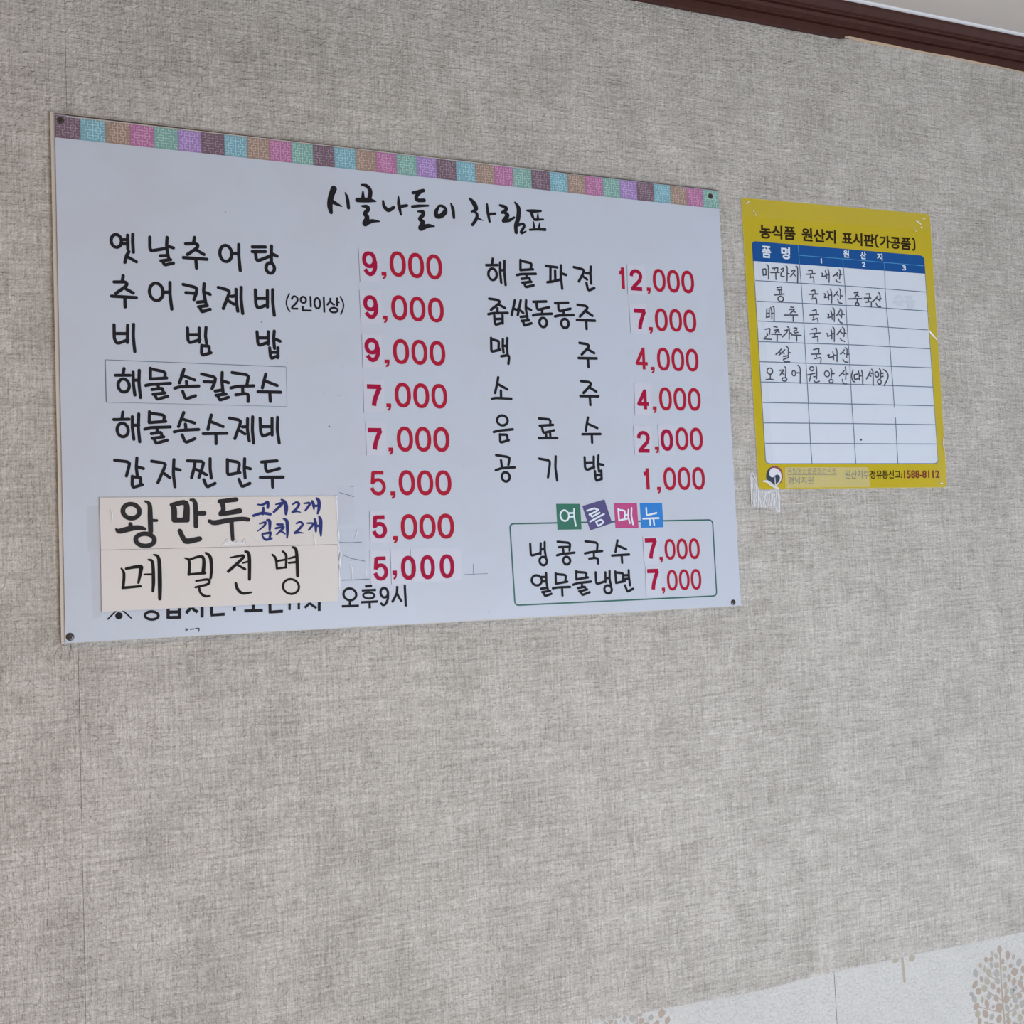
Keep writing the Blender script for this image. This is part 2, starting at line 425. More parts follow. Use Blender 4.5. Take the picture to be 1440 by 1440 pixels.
LV = """1193 688 85 45 0;1117 725 60 28 -20;1157 752 65 32 -12;1110 785 50 42 -60;1058 788 60 38 -25;1000 848 60 32 -15;
1110 845 70 34 -5;1163 845 60 50 -40;1275 745 95 46 5;1335 762 60 28 10;1225 808 65 32 8;1390 815 85 52 20;1305 850 45 38 50;
1243 878 55 44 50;1345 910 70 68 80;1430 885 80 40 0;950 925 90 48 -8;1042 885 60 30 0;1085 920 95 48 -10;1163 925 85 56 0;
1240 952 55 28 0;1290 972 80 36 0;1415 972 40 38 60;1010 985 70 34 -10;1068 1010 75 50 -35;1172 1005 50 62 60;945 1042 90 46 30;
1338 1012 80 44 10;1405 1032 50 68 80;1040 1080 75 56 -25;1125 1058 75 44 -30;980 1110 60 58 60;1183 1100 70 36 -5;1250 1052 80 36 0;
910 1138 55 38 -50;1265 1115 70 42 30;1322 1115 85 44 -10;1350 1080 50 36 50;1088 1155 50 62 -70;1018 1195 75 32 5;938 1188 50 68 60;
1160 1180 50 64 70;1395 1155 65 48 -40;1432 1090 60 34 0;1262 1190 70 72 80;1065 1235 100 42 -10;1350 1195 50 66 70;958 1262 80 58 35;
1190 1275 85 80 60;1270 1280 90 44 -20;1130 1265 45 28 10;1425 1235 80 60 20;1365 1265 50 48 60;1308 1250 40 28 0;972 1338 55 64 80;
1050 1338 90 52 -20;1272 1355 50 40 40;1342 1335 65 46 40;1115 1370 70 48 30;1400 1378 55 66 80;1188 1388 60 72 -70;1432 1320 60 30 0;
992 1412 70 40 10;1285 1410 80 46 0;1060 1450 70 44 20;1350 1450 70 44 -20;1190 1470 60 60 30;960 1490 70 44 30;1290 1500 70 40 10;
1120 1510 80 44 -10;1400 1520 70 48 -30;1040 1560 70 44 10;1340 1570 60 44 20;1200 1560 60 44 -20;980 1590 60 50 50;1110 1620 70 44 20;
1490 930 70 40 15;1475 1010 70 50 40;1500 1100 80 44 -20;1480 1180 60 54 60;1530 1020 70 40 10;1545 1120 70 44 30;1500 1270 80 50 10;
1560 1220 60 44 50;1480 1370 70 44 -30;1550 1330 80 44 0;1520 1440 70 50 30;1470 1480 60 44 10;1560 1500 60 44 -20;1480 1580 70 44 20"""
mb = MB(); random.seed(3)
for k, s in enumerate(LV.replace('\n', '').split(';')):
    leaf(mb, *[float(a) for a in s.split()], random.choice((0, 0, 0, 1, 2)))
ink(mb, (1240, 1240, 7.2), 15, .00058, '~1198 720 1205 900 1215 1080 1225 1230 1236 1340 1245 1460 1262 1700 1275 1900', 0)
ink(mb, (1240, 1240, 7.2), 7, .00056, '1090 955 1185 1005;1060 1100 1215 1200;960 1262 1235 1330;1430 1100 1235 1215;1400 1250 1245 1350;1040 1420 1245 1470;1480 1400 1250 1510', 0)
o = mb.build('tree_print', [M['leaf_a'], M['leaf_b'], M['leaf_c']], wall)
mb = MB()
ink(mb, (1240, 1240, 7.2), 24, .00058, '205 745 232 1010', 2)
leaf(mb, 142, 792, 70, 46, 72, 2); leaf(mb, 305, 775, 68, 56, 70, 2); leaf(mb, 200, 740, 70, 56, 0, 2)
mb.build('tree_print', [M['leaf_a'], M['leaf_b'], M['leaf_c']], wall)
mb = MB()
for s in '280 405 60 40 20;330 425 60 34 0;420 385 60 40 5;500 375 60 66 80;575 338 40 44 0;592 402 60 50 50;685 368 60 48 30;795 325 90 60 15;855 395 80 46 20;640 440 60 44 0;745 430 70 44 20;540 450 60 40 0;230 440 60 44 0;850 470 70 44 0;700 490 60 44 60;600 510 60 44 10;450 460 60 44 10;380 500 70 44 30;520 530 60 44 0;790 540 70 44 30'.split(';'):
    leaf(mb, *[float(a) for a in s.split()], random.choice((0, 0, 1, 2)), (820, 1380, 7.2))
ink(mb, (820, 1380, 7.2), 10, .00058, '545 340 552 440 560 560', 0)
mb.build('tree_print', [M['leaf_a'], M['leaf_b'], M['leaf_c']], wall)

# puckers of the paper pulled by the lower left screw of the board
mb = MB()
def ridge(mb, pts, h, w):
    q = [PV(a, .0016) for a in pts]
    n = len(q); prev = None
    for i, (x, z) in enumerate(q):
        t = i / (n - 1); hh = h * math.sin(math.pi * (0.15 + 0.8 * t)); ww = w * (1 - .5 * t)
        cur = [(x - ww, -.00158, z), (x - ww * .3, -.0016 - hh, z), (x + ww * .3, -.0016 - hh, z), (x + ww, -.00158, z)]
        if prev:
            for k in range(3): mb.poly([prev[k], prev[k + 1], cur[k + 1], cur[k]])
        prev = cur
for pts in ([(87, 909), (82, 914), (77, 922)], [(90, 908), (88, 918), (85, 930)], [(93, 908), (93, 920), (93, 934)],
            [(96, 908), (99, 918), (98, 932)], [(100, 907), (103, 916), (104, 928)]):
    ridge(mb, pts, .0015, .0019)
mb.build('wallpaper_pucker', M['linen'], wall, True)
mb = MB(); ridge(mb, [(71, 154), (69, 149), (66, 144), (64, 138)], .0010, .0014); ridge(mb, [(72, 154), (72, 148), (71, 141)], .0009, .0012)
mb.build('wallpaper_pucker', M['linen'], wall, True)

# ceiling moulding in dark brown and its pale bead
prof = [(0, 2.2665), (.0080, 2.2665), (.0085, 2.2680), (.0085, 2.2806), (.0062, 2.2812), (.0062, 2.2824), (.0118, 2.2828), (.0132, 2.2838), (.0132, 2.2850), (.0122, 2.2857),
        (.0135, 2.2868), (.0172, 2.2885), (.0190, 2.2925), (.0190, 2.2940), (.0165, 2.2946), (.0165, 2.2956), (.0215, 2.2960), (.0228, 2.2970), (.0228, 2.2982), (.0215, 2.2990),
        (.0245, 2.3010), (.0270, 2.3045), (.0300, 2.3090), (.0300, 2.3165), (0, 2.3165)]
def extrude_x(prof, x0, x1):
    mb = MB(); n = len(prof)
    for k in range(n):
        (a, b), (c, d) = prof[k], prof[(k + 1) % n]
        mb.poly([(x0, -a, b), (x0, -c, d), (x1, -c, d), (x1, -a, b)])
    mb.poly([(x0, -a, b) for a, b in prof]); mb.poly([(x1, -a, b) for a, b in prof[::-1]])
    return mb
structure(extrude_x(prof, X0, X1).build('trim_1', M['trim']))
structure(extrude_x([(.0300, 2.3138), (.0325, 2.3138), (.0345, 2.3148), (.0355, 2.3165), (.0300, 2.3165)], X0, X1).build('trim_2', M['bead']))
# lip of wallpaper pulled up over the moulding, with its torn tan edge
lo = [(1180, 57.5), (1240, 70), (1300, 82), (1360, 94), (1440, 109)]
up = [(1180, 55), (1188, 51.5), (1194, 50.8), (1203, 52.6), (1216, 55.5), (1240, 60), (1262, 64.5), (1282, 69), (1300, 72.6), (1322, 76.5), (1340, 79.5),
      (1360, 84), (1390, 90), (1412, 94.8), (1440, 101)]
mb = MB()
for (xa, ya), (xb, yb) in zip(up, up[1:]):
    prev = None
    for dy, pp in ((0, .0096), (3, .0090), (8, .0060), (14, .0030), (24, .00165)):
        fa, fb = min(1, (xa - 1179) / 16), min(1, (xb - 1179) / 16)
        cur = (P(xa, ya + dy, .0016 + (pp - .0016) * fa), P(xb, yb + dy, .0016 + (pp - .0016) * fb))
        if prev: mb.poly([prev[0], prev[1], cur[1], cur[0]])
        prev = cur
mb.build('wallpaper_lip', M['linen'], wall, True)
lo2 = [(x, y + (4.4 if 1195 < x < 1250 else 2.6 if x < 1400 else 1.6)) for x, y in up[1:]]
mb = MB(); mb.prism([PV(q, .0099) for q in up[1:]] + [PV(q, .0099) for q in lo2[::-1]], -.0096, -.0099)
mb.build('torn_paper_edge', M['tan'], wall)

# ------------------------------------------------------------------ menu board
BW, BH, ZT = 0.9, 0.6, 2.0
PF = 0.0100                       # face of the board, metres off the wall
board = thing('menu_board', 'large white menu board with a patchwork border, screwed to the grey wall', 'menu board')
mb = MB(); mb.prism([(-.0046, ZT + .0030), (.30, ZT + .0022), (.62, ZT + .0008), (BW - .001, ZT - .0004), (BW + .0012, ZT - BH + .004), (BW + .004, ZT - BH - .0004), (.62, ZT - BH - .0018), (.3, ZT - BH - .0010), (-.0042, ZT - BH - .0006)], -.0017, -.0074)
mb.build('backing_panel', M['backing'], board)
mb = MB(); mb.prism([(0, ZT), (BW, ZT), (BW, ZT - BH), (0, ZT - BH)], -.0075, -PF)
mb.build('face_sheet', M['board'], board)
mb = MB(); mb.prism([(.0, ZT + .0009), (.35, ZT + .0007), (BW, ZT + .0001), (BW, ZT - .0008), (.35, ZT - .0006), (.0, ZT - .0006)], -.0075, -.0103)
mb.build('top_edge_strip', M['edge_dark'], board)
mb = MB(); mb.prism([(.012, ZT - .0024), (.30, ZT - .0012), (.62, ZT - .0006), (.62, ZT - .0001), (.30, ZT - .0002), (.012, ZT - .0013)], -.0075, -.0107)
mb.build('top_edge_bead', M['edge'], board)

# patchwork border: 33 printed squares, each with its lattice
order = 'plum cyan tan_sq rose mint violet plum cyan tan_sq rose mint'.split()
sq = BW / 33; hb = 0.0262
me_sq = MB(); me_sq.poly([(0, 0, 0), (sq, 0, 0), (sq, 0, hb), (0, 0, hb)])
lat = MB()
def lat_line(pts):
    for sx in (1, -1):
        for sz in (1, -1):
            q = [(sq / 2 + sx * (x / 8 * sq * .96), hb / 2 + sz * (z / 8 * hb * .96), .0010) for x, z in pts]
            lat.ribbon(q, 0, cap=False)
for pts in (((0, 0), (0, 3.7)), ((0, 0), (3.7, 0)), ((1, .0), (1, 1), (2.6, 1), (2.6, 0)), ((0, 2), (1.8, 2), (1.8, 3), (0.9, 3), (0.9, 3.8)),
            ((2.7, 3.8), (2.7, 2), (3.8, 2)), ((3.7, 3), (3.6, 3.7)), ((2.7, 3), (3.6, 3)), ((1.8, 1), (1.8, 2)), ((3.4, 1), (3.8, 1))):
    lat_line(pts)
cols = []
for k in range(33): cols.append(order[k % 11])
sq_me, lat_me = {}, {}
for i, c in enumerate(cols):
    if c not in sq_me:
        sq_me[c] = me_sq.mesh('border_square'); sq_me[c].materials.append(M[c])
        lat_me[c] = lat.mesh('lattice'); lat_me[c].materials.append(M[c + '_l'])
    o = link('border_square', sq_me[c], None, board); o.location = (i * sq, -PF - .0001, ZT - hb - .0012)
    l = link('lattice', lat_me[c], None, o); l.location = (0, -.0001, 0)
    if i == 0: pass

# hand-drawn title and dish names
PI_ = PF + .0002
def letters(rows, name='lettering', m='black', p=PI_):
    for crop, w, text in rows:
        mb = MB(); ink(mb, crop, w, p, text); mb.build(name, M[m], board)
TS = 1440 / 170
letters([
 ((450, 250, TS), 30, 'b165 130 56 130 230 52 118 330 50 132 412 34;b150 285 40 200 312 30 258 340 12;b300 178 12 325 240 30 340 358 30'),
 ((450, 250, TS), 30, 'b495 84 18 560 100 35 600 160 38 588 250 40;b512 165 16 512 240 36;b445 265 40 520 265 45 600 268 38 665 280 14;b500 338 18 558 345 36 572 378 38 535 430 38 562 470 42 538 545 54;b540 548 40 620 515 36 705 520 14'),
 ((450, 250, TS), 30, 'b752 275 20 765 340 33 815 385 38 880 352 28;b935 220 12 940 320 34 965 440 18;b945 345 30 1035 330 26'),
 ((450, 250, TS), 30, 'b1108 180 28 1232 152 32;b1205 165 26 1150 218 34 1160 265 34 1240 268 34;b1100 344 26 1180 335 26 1290 332 18;b1165 402 16 1222 405 34 1228 440 36 1190 490 34 1225 530 42 1204 598 54;b1208 602 42 1290 572 36 1360 578 14'),
 ((610, 260, TS), 30, 'b62 252 22 28 318 36 36 368 44 80 372 42 130 330 44 138 285 32 102 252 26 66 250 22;b205 222 14 228 290 32 240 392 24'),
 ((610, 260, TS), 30, 'b435 168 26 480 222 44 502 290 38 448 322 14;b482 318 22 515 350 28 505 410 30 460 476 26;b520 395 22 585 423 9;b635 230 18 645 330 28 665 436 22;b650 350 30 732 342 22'),
 ((610, 260, TS), 30, 'b790 244 22 850 265 34 862 295 32 815 330 26;b830 325 22 878 360 38 832 428 36;b832 432 28 900 422 28 958 388 20;b968 210 18 1010 280 38 1005 400 40 978 480 36 982 566 32;b1000 482 26 1055 465 24 1078 490 26 1042 555 24 1052 574 22 1100 552 10'),
 ((610, 260, TS), 30, 'b1110 305 18 1180 312 32 1275 310 20;b1165 325 30 1175 370 28 1200 420 16;b1240 345 12 1240 410 26;b1215 415 26 1305 412 16;b1188 440 12 1195 505 22;b1262 455 12 1255 515 26;b1145 535 20 1240 530 22 1325 532 28'),
], 'title_letter')
A = 1440 / 250
ROWS = [
 ((150, 320, A), 23, 'o78 108 42 52;120 98 168 98;120 132 168 132;170 62 172 175;212 55 211 120 216 200;180 195 160 230 148 282;165 235 240 277|350 78 350 165 360 188 385 185 485 168;490 80 486 140 492 205 505 258;500 152 540 165;435 229 492 227;440 270 518 260;452 272 470 304 540 288|712 80 705 120;640 132 715 128 738 140 735 160 712 180 655 218;720 178 788 218;622 243 812 257;722 250 728 328|o965 210 48 65;1015 210 1065 210;1070 138 1070 230 1082 348|1180 157 1285 157;1180 195 1285 195;1205 200 1212 255 1225 270 1340 225;1335 150 1333 220 1335 280;1345 215 1380 232;o1325 328 34 42'),
 ((150, 380, A), 23, '134 45 128 85;60 95 150 95 165 110 158 128 135 145 75 188;145 145 215 185;40 210 240 222;148 220 150 298|o402 175 55 70;455 178 510 178;513 100 513 200 528 315|620 115 715 138 730 150 725 190 707 238;642 182 720 188;790 110 785 170 800 250 808 288;800 180 838 196;735 260 800 252;745 297 815 287;755 300 770 338 838 317|905 140 975 158 992 172 990 195 945 310;975 240 1030 275;1010 212 1045 208;1048 155 1050 250 1062 332;1090 140 1088 230 1102 350|1205 160 1208 270 1220 300 1240 303 1300 280;1215 228 1300 228;1302 165 1302 298;1345 158 1345 260 1358 365'),
 ((150, 450, A), 22, '60 38 62 150 80 185 100 188 172 160;65 110 170 110;170 42 168 182;218 35 215 130 228 255|655 65 658 160 672 185 755 160;660 118 750 118;750 65 750 180;805 60 800 130 810 195;770 205 768 270 780 285 845 265;775 208 830 212 832 262|1218 95 1225 190 1240 205 1310 180;1225 145 1305 145;1310 95 1308 195;1358 90 1352 150 1360 230;1365 155 1405 172;1320 225 1328 300 1338 310 1390 290;1325 262 1385 262;1388 225 1386 305'),
 ((150, 570, A), 22, '132 55 125 100;58 115 180 112;o130 200 45 55;208 92 208 180 220 275;210 160 260 162;260 70 256 180 268 295|347 52 345 140;347 62 455 78 468 90 462 130;347 140 478 130;310 193 350 180 515 175;408 185 410 212;362 230 440 218 448 250;370 268 462 255;385 270 400 308 490 283|625 58 605 110 582 172;605 108 712 143;638 152 642 190;548 215 590 203 745 195;612 240 632 290 648 300 715 270|848 78 835 130 820 195;840 130 943 172;782 230 973 227;885 232 887 310|995 103 1070 118 1085 130 1080 155 1038 270;1070 198 1120 232;1100 175 1140 172;1142 108 1140 200 1155 288;1183 93 1180 200 1190 305|1243 105 1248 220 1265 250 1340 222;1250 172 1335 172;1340 105 1340 240;1385 98 1382 200 1398 305'),
 ((150, 635, A), 22, '65 70 165 82 185 95 180 125 160 198;245 52 240 130 248 190;250 125 298 138;208 200 207 275 218 290 290 268;210 205 275 210 275 265|365 78 460 92 475 105 468 130 415 252;455 170 512 212;545 65 540 180 553 285;550 138 595 150|655 75 770 80 785 92 775 130 748 210;715 85 712 120 688 212;715 140 808 188;838 58 838 140 848 215;787 228 808 280 820 285 878 258|978 65 978 170 985 188 1080 170;980 72 1062 85 1075 100 1065 165;1118 58 1115 140 1122 212;1125 130 1165 140;1072 225 1092 278 1105 282 1160 258|1255 85 1380 75;1285 90 1288 140 1300 165 1400 138;1245 210 1430 207;1342 212 1345 288'),
 ((675, 355, TS), 26.5, '152 75 145 130;75 152 210 150;o150 260 50 68;240 120 240 240 253 360;245 212 290 210;292 102 290 230 305 388|482 90 482 210;485 100 600 125 613 140 605 200;485 210 630 200;440 270 490 258 665 255;552 260 555 295;497 315 590 305 598 345;505 362 612 350;525 365 545 415 638 392|785 160 920 178;840 175 838 350;895 215 898 340;803 355 860 348 960 322;965 155 962 280 980 432;975 250 1025 268|1118 175 1220 200 1238 215 1230 250 1178 345;1215 275 1275 322;1265 248 1310 248;1320 170 1315 260 1325 370;1268 365 1285 440 1300 452 1362 425'),
 ((675, 410, TS), 26.5, '110 85 215 100 235 118 225 145 130 218;215 150 300 198;208 200 208 240;100 270 150 258 330 255;170 285 178 380 190 395 272 370;178 328 268 325;268 285 270 380|415 105 400 180 378 278;485 105 470 180 450 280;395 198 455 230;455 205 515 255;550 105 545 200 568 330;560 195 608 220;485 303 565 292;497 350 585 342;512 355 530 405 612 378|635 122 790 118;672 128 680 200 695 218 820 188;740 222 740 255;632 285 680 272 855 265;o752 368 44 54|895 138 1050 132;932 142 935 215 950 235 1078 205;997 235 998 272;893 297 940 285 1115 280;o1012 380 44 54|1162 158 1260 172 1280 190 1270 215 1190 298;1250 230 1340 288;1155 338 1370 348;1265 345 1270 445'),
 ((675, 465, 8), 25, '125 82 128 225 140 235 228 215;128 98 200 115 212 125 210 210;258 98 256 180 265 245;262 172 300 172;308 85 303 180 310 265;240 288 300 278 325 285 328 310 320 372|1120 138 1205 152 1225 170 1215 195 1145 268;1210 208 1285 252;1110 308 1312 312;1215 312 1220 408'),
 ((675, 465, 8), 25, '205 525 195 590 170 700;195 598 308 660;235 675 238 755;137 765 180 757 352 765|1137 567 1225 578 1250 595 1240 620 1165 700;1230 638 1308 685;1130 735 1332 738;1235 742 1242 835'),
 ((680, 575, 8), 24, 'o212 130 60 56;115 260 170 245 328 230;185 285 188 370 200 378 285 352;190 290 265 290 272 355|625 107 740 118 752 135 750 185;632 190 782 180;655 195 672 265 690 268 795 240;702 275 706 315;748 265 752 315;625 330 830 328|1175 98 1165 150 1150 245;1165 165 1280 215;1112 285 1315 283;1218 288 1222 380'),
 ((680, 575, 8), 24, '142 520 270 540 292 552 290 580 280 630;197 580 207 650;137 690 200 668 350 658;o250 765 44 52|627 560 725 578 745 592 745 630 725 770;812 535 808 660 828 805|1137 545 1142 660 1155 680 1170 685 1245 655;1148 605 1238 602;1240 538 1240 670;1293 525 1288 620 1300 705;1300 620 1348 632;1253 700 1262 790 1275 808 1330 785;1260 745 1325 742;1325 695 1328 790'),
 ((730, 750, TS), 24, '133 125 140 250 155 265 250 235;258 120 255 250;262 190 300 188;305 105 305 200 320 290;o287 330 44 50|458 100 590 112 608 130 600 205;475 165 595 162;525 190 530 235;452 262 500 248 660 230;o567 325 42 46|790 95 920 110 935 130 928 205;785 240 850 225 990 210;890 230 893 285;835 302 900 292 938 300 942 360|1172 85 1160 150 1148 220;1160 140 1275 190;1108 265 1310 252;1222 262 1228 350'),
 ((730, 750, TS), 24, 'o210 560 60 60;265 520 320 520;268 575 325 570;322 475 325 580 345 680;262 660 335 648;275 700 370 685;290 710 310 748 385 720|435 475 438 600;438 485 545 495 558 510 550 580;440 600 575 575;402 655 450 645 608 638;512 645 517 740|680 450 682 550;682 460 790 468 802 485 795 530;685 548 820 525;645 612 700 592 855 575;748 595 750 630;702 652 785 635 792 670;715 692 810 668;730 695 755 735 840 702|912 465 918 590 935 602 1030 570;1028 465 1030 580;1035 535 1075 530;1078 450 1078 550 1095 620;o1060 668 44 48|1145 455 1155 585;1150 465 1230 475 1240 490 1235 575;1155 590 1260 570;1245 500 1305 498;1245 545 1310 540;1305 440 1308 520 1322 618;1262 620 1290 695 1358 660'),
]
for crop, w, t in ROWS:
    for gl in t.split('|'):
        mb = MB(); ink(mb, crop, w, PI_, gl); mb.build('letter', M['black'], board)
# patch pasted over the fourth dish, with its own lettering
pq = [(148, 506), (402.2, 516), (403.7, 571.7), (149.5, 565.6)]
patch = slab(pq, PF, PF + .0003, 'name_patch', M['board'], board)
mb = MB()
e0 = [PV(a, PF + .00032) for a in pq]
def thin(mb, a, b, w, p): mb.ribbon([(a[0], a[1], w), (b[0], b[1], w)], -p, cap=False)
thin(mb, e0[0], e0[1], .0007, PF + .0004); thin(mb, e0[0], e0[3], .0010, PF + .0004)
thin(mb, e0[1], e0[2], .0004, PF + .0004); thin(mb, e0[3], e0[2], .0004, PF + .0004)
mb.build('patch_outline', M['line_grey'], patch)
for gl in '170 105 162 150;100 160 218 160;o167 243 45 53;243 135 245 230 258 320;245 200 290 200;293 120 290 220 303 340|383 102 383 190;383 108 490 130 503 145 500 180;385 190 515 182;345 243 380 235 545 225;445 235 448 262;397 275 480 265 487 295;405 315 500 303;418 318 438 355 522 330|655 112 640 160 618 222;635 158 742 198;675 210 678 240;580 265 620 253 775 247;645 290 662 340 678 350 748 325|798 150 895 172 910 185 905 215 882 268;818 212 900 215;965 138 962 210 972 300;975 208 1015 220;908 288 970 278;915 322 995 312;930 325 945 362 1015 338|1045 138 1160 155 1178 170 1165 235;1035 263 1080 250 1220 245;1130 255 1132 300;1075 318 1150 308 1175 315 1175 372|1318 150 1305 200 1290 262;1310 205 1410 243;1255 293 1438 297;1350 300 1355 372'.split('|'):
    mb = MB(); ink(mb, (145, 500, A), 22, PF + .0005, gl); mb.build('letter', M['black'], patch)
# small printed notes
mb = MB()
ink(mb, (395, 400, 14.4), 26, PI_, '~172 190 125 290 112 390 138 480 180 545;~1205 250 1262 370 1262 480 1215 605')
mb.build('note_lettering', M['black'], board)
mb = MB(); ink(mb, (395, 400, 14.4), 33, PI_, '~220 305 240 255 280 240 330 270 335 330 290 400 235 450 222 488;225 490 350 492', cap=False)
ink(mb, (395, 400, 14.4), 33, PI_, 'o455 312 55 62;598 235 608 460;442 435 445 525;430 525 625 530;o738 380 58 105;868 245 880 570;1005 270 1000 340;1000 335 965 385 930 420;1005 345 1040 390 1090 422;1135 265 1140 450;1140 358 1190 362;o1070 520 78 48', cap=False)
mb.build('note_lettering', M['black'], board)
mb = MB()
ink(mb, (140, 840, 9), 16, PI_, '105 276 320 60;180 60 400 262')
ink(mb, (140, 840, 9), 78, PI_, '245 233')
ink(mb, (140, 840, 9), 30, PI_, 'o660 230 84 50')
ink(mb, (140, 840, 9), 34, PI_, '868 100 868 270;1013 100 1013 270;868 188 1013 184;868 255 1013 252;1170 110 1140 150 1095 200;1170 130 1200 160 1242 188;1298 80 1298 255', cap=False)
ink(mb, (290, 820, 4.8), 17, PI_, '37 130 37 215;30 216 125 210;318 140 318 188;257 188 382 183;430 140 431 200;423 196 518 190', cap=False)
ink(mb, (290, 820, 4.8), 14, PI_, '563 130 563 182;625 125 625 178;700 130 690 145 664 166;695 130 715 150 745 168', cap=False)
ink(mb, (290, 820, 4.8), 17, PI_, '763 120 763 188;190 160 190 187', cap=False)
mb.build('hours_lettering', M['black'], board)
mb = MB()
ink(mb, (290, 820, 4.8), 14, PI_, 'o970 76 43 40;970 115 970 155;915 157 1031 153;1072 22 1120 19;1050 50 1146 46;o1098 84 38 20 12;1045 130 1158 124;1103 128 1104 170;o1202 65 25 32;~1227 70 1226 105 1213 138 1195 148 1176 134;1290 20 1287 70;1287 65 1272 100 1254 131;1288 68 1300 95 1320 125;1340 10 1348 158', cap=False)
mb.build('hours_lettering', M['black'], board)
mb = MB(); ink(mb, (140, 840, 9), 12, PI_, '1085 400 1120 400 1090 428;1150 405 1195 400;1215 395 1262 392 1255 430'); mb.build('print_mark', M['pen'], board)

# prices
def glyph(mb, ch, crop, x0, x1, y0, y1, t, p):
    ox, oy, sc = crop
    a = P(ox + (x0 + x1) / 2 / sc, oy + (y0 + y1) / 2 / sc, p)
    kx = (P(ox + (x0 + x1) / 2 / sc + 1, oy + (y0 + y1) / 2 / sc, p).x - a.x) / sc
    kz = -(P(ox + (x0 + x1) / 2 / sc, oy + (y0 + y1) / 2 / sc + 1, p).z - a.z) / sc
    w = (x1 - x0) * kx; h = (y1 - y0) * kz
    # level lines of the board slope in the picture: take that back out of the height
    sl = abs((y1 - y0) and 0.0)
    tt = t * kx * 1.02; th = t * kz * .98
    iw, ih = (w - tt) / 2, (h - th) / 2
    T = lambda u, v, ww=1.0: (a.x + u * iw, a.z + v * ih, tt * ww)
    R = lambda pts, **k: mb.ribbon([T(*q) for q in pts], -p, **k)
    def arc(cx, cy, rx, ry, a0, a1, n=18, ww=1.0, e=1.0):
        o = []
        for i in range(n + 1):
            q = math.radians(a0 + (a1 - a0) * i / n); c, s = math.cos(q), math.sin(q)
            o.append((cx + rx * math.copysign(abs(c) ** e, c), cy + ry * math.copysign(abs(s) ** e, s), ww))
        return o
    if ch == '0': R(arc(0, 0, 1, 1, 0, 345, 23, e=.88), closed=True)
    elif ch == '9':
        R(arc(-.06, .38, .94, .62, 0, 345, 23, e=.9), closed=True)
        R([(1, .32), (1.0, 0.0)] + arc(0.02, -.12, .98, .88, 0, -95, 12) + [(-.35, -.93), (-.62, -.78), (-.88, -.55)], cap=False)
    elif ch == '7':
        R([(-1.25, 1), (1.22, 1)], cap=False); R([(1.02, .98), (.62, .45), (.22, -.15), (-.02, -.65), (-.12, -1.12)], cap=False)
    elif ch == '5':
        R([(.98, 1), (-.78, 1)], cap=False); R([(-.72, 1.1), (-.92, -.08)], cap=False)
        R([(-.98, -.02), (-.7, .16), (-.3, .30)] + arc(0.02, -.34, .98, .66, 100, -95, 18) + [(-.5, -.93), (-.82, -.72), (-1.05, -.42)], cap=False)
    elif ch == '2':
        R([(-1.0, .38), (-.92, .68)] + arc(-.02, .45, .98, .55, 155, -20, 14) + [(.72, -.05), (.1, -.42), (-.45, -.72), (-.8, -1.0)], cap=False)
        R([(-1.15, -1.0), (1.15, -1.0)], cap=False)
    elif ch == '4':
        R([(.42, 1.1), (.42, -1.1)], cap=False); R([(.38, .98), (-.98, -.48)], cap=True); R([(-1.05, -.5), (1.2, -.5)], cap=False)
    elif ch == '1':
        R([(.62, 1.12), (.62, -1.12)], cap=False); R([(.62, .85), (.1, .58), (-1.1, .52)], cap=False)
    elif ch == ',':
        tt *= 1.0
        mb.poly([(a.x - w * .45, -p, a.z + h * .5), (a.x + w * .5, -p, a.z + h * .5), (a.x + w * .5, -p, a.z + h * .02), (a.x + w * .38, -p, a.z - h * .26), (a.x + w * .12, -p, a.z - h * .45), (a.x - w * .2, -p, a.z - h * .5),
                 (a.x - w * .30, -p, a.z - h * .32), (a.x - w * .05, -p, a.z - h * .18), (a.x + w * .08, -p, a.z - h * .04), (a.x - w * .45, -p, a.z - h * .02)])
Z1 = (495, 340, 1440 / 140); Z2 = (495, 460, 9.6); Z3 = (500, 590, 9.6); Z4 = (500, 705, 9); Z5 = (860, 360, 1440 / 130)
Z6 = (880, 470, 11.075); Z7 = (880, 580, 1440 / 130); Z8 = (890, 745, 12)
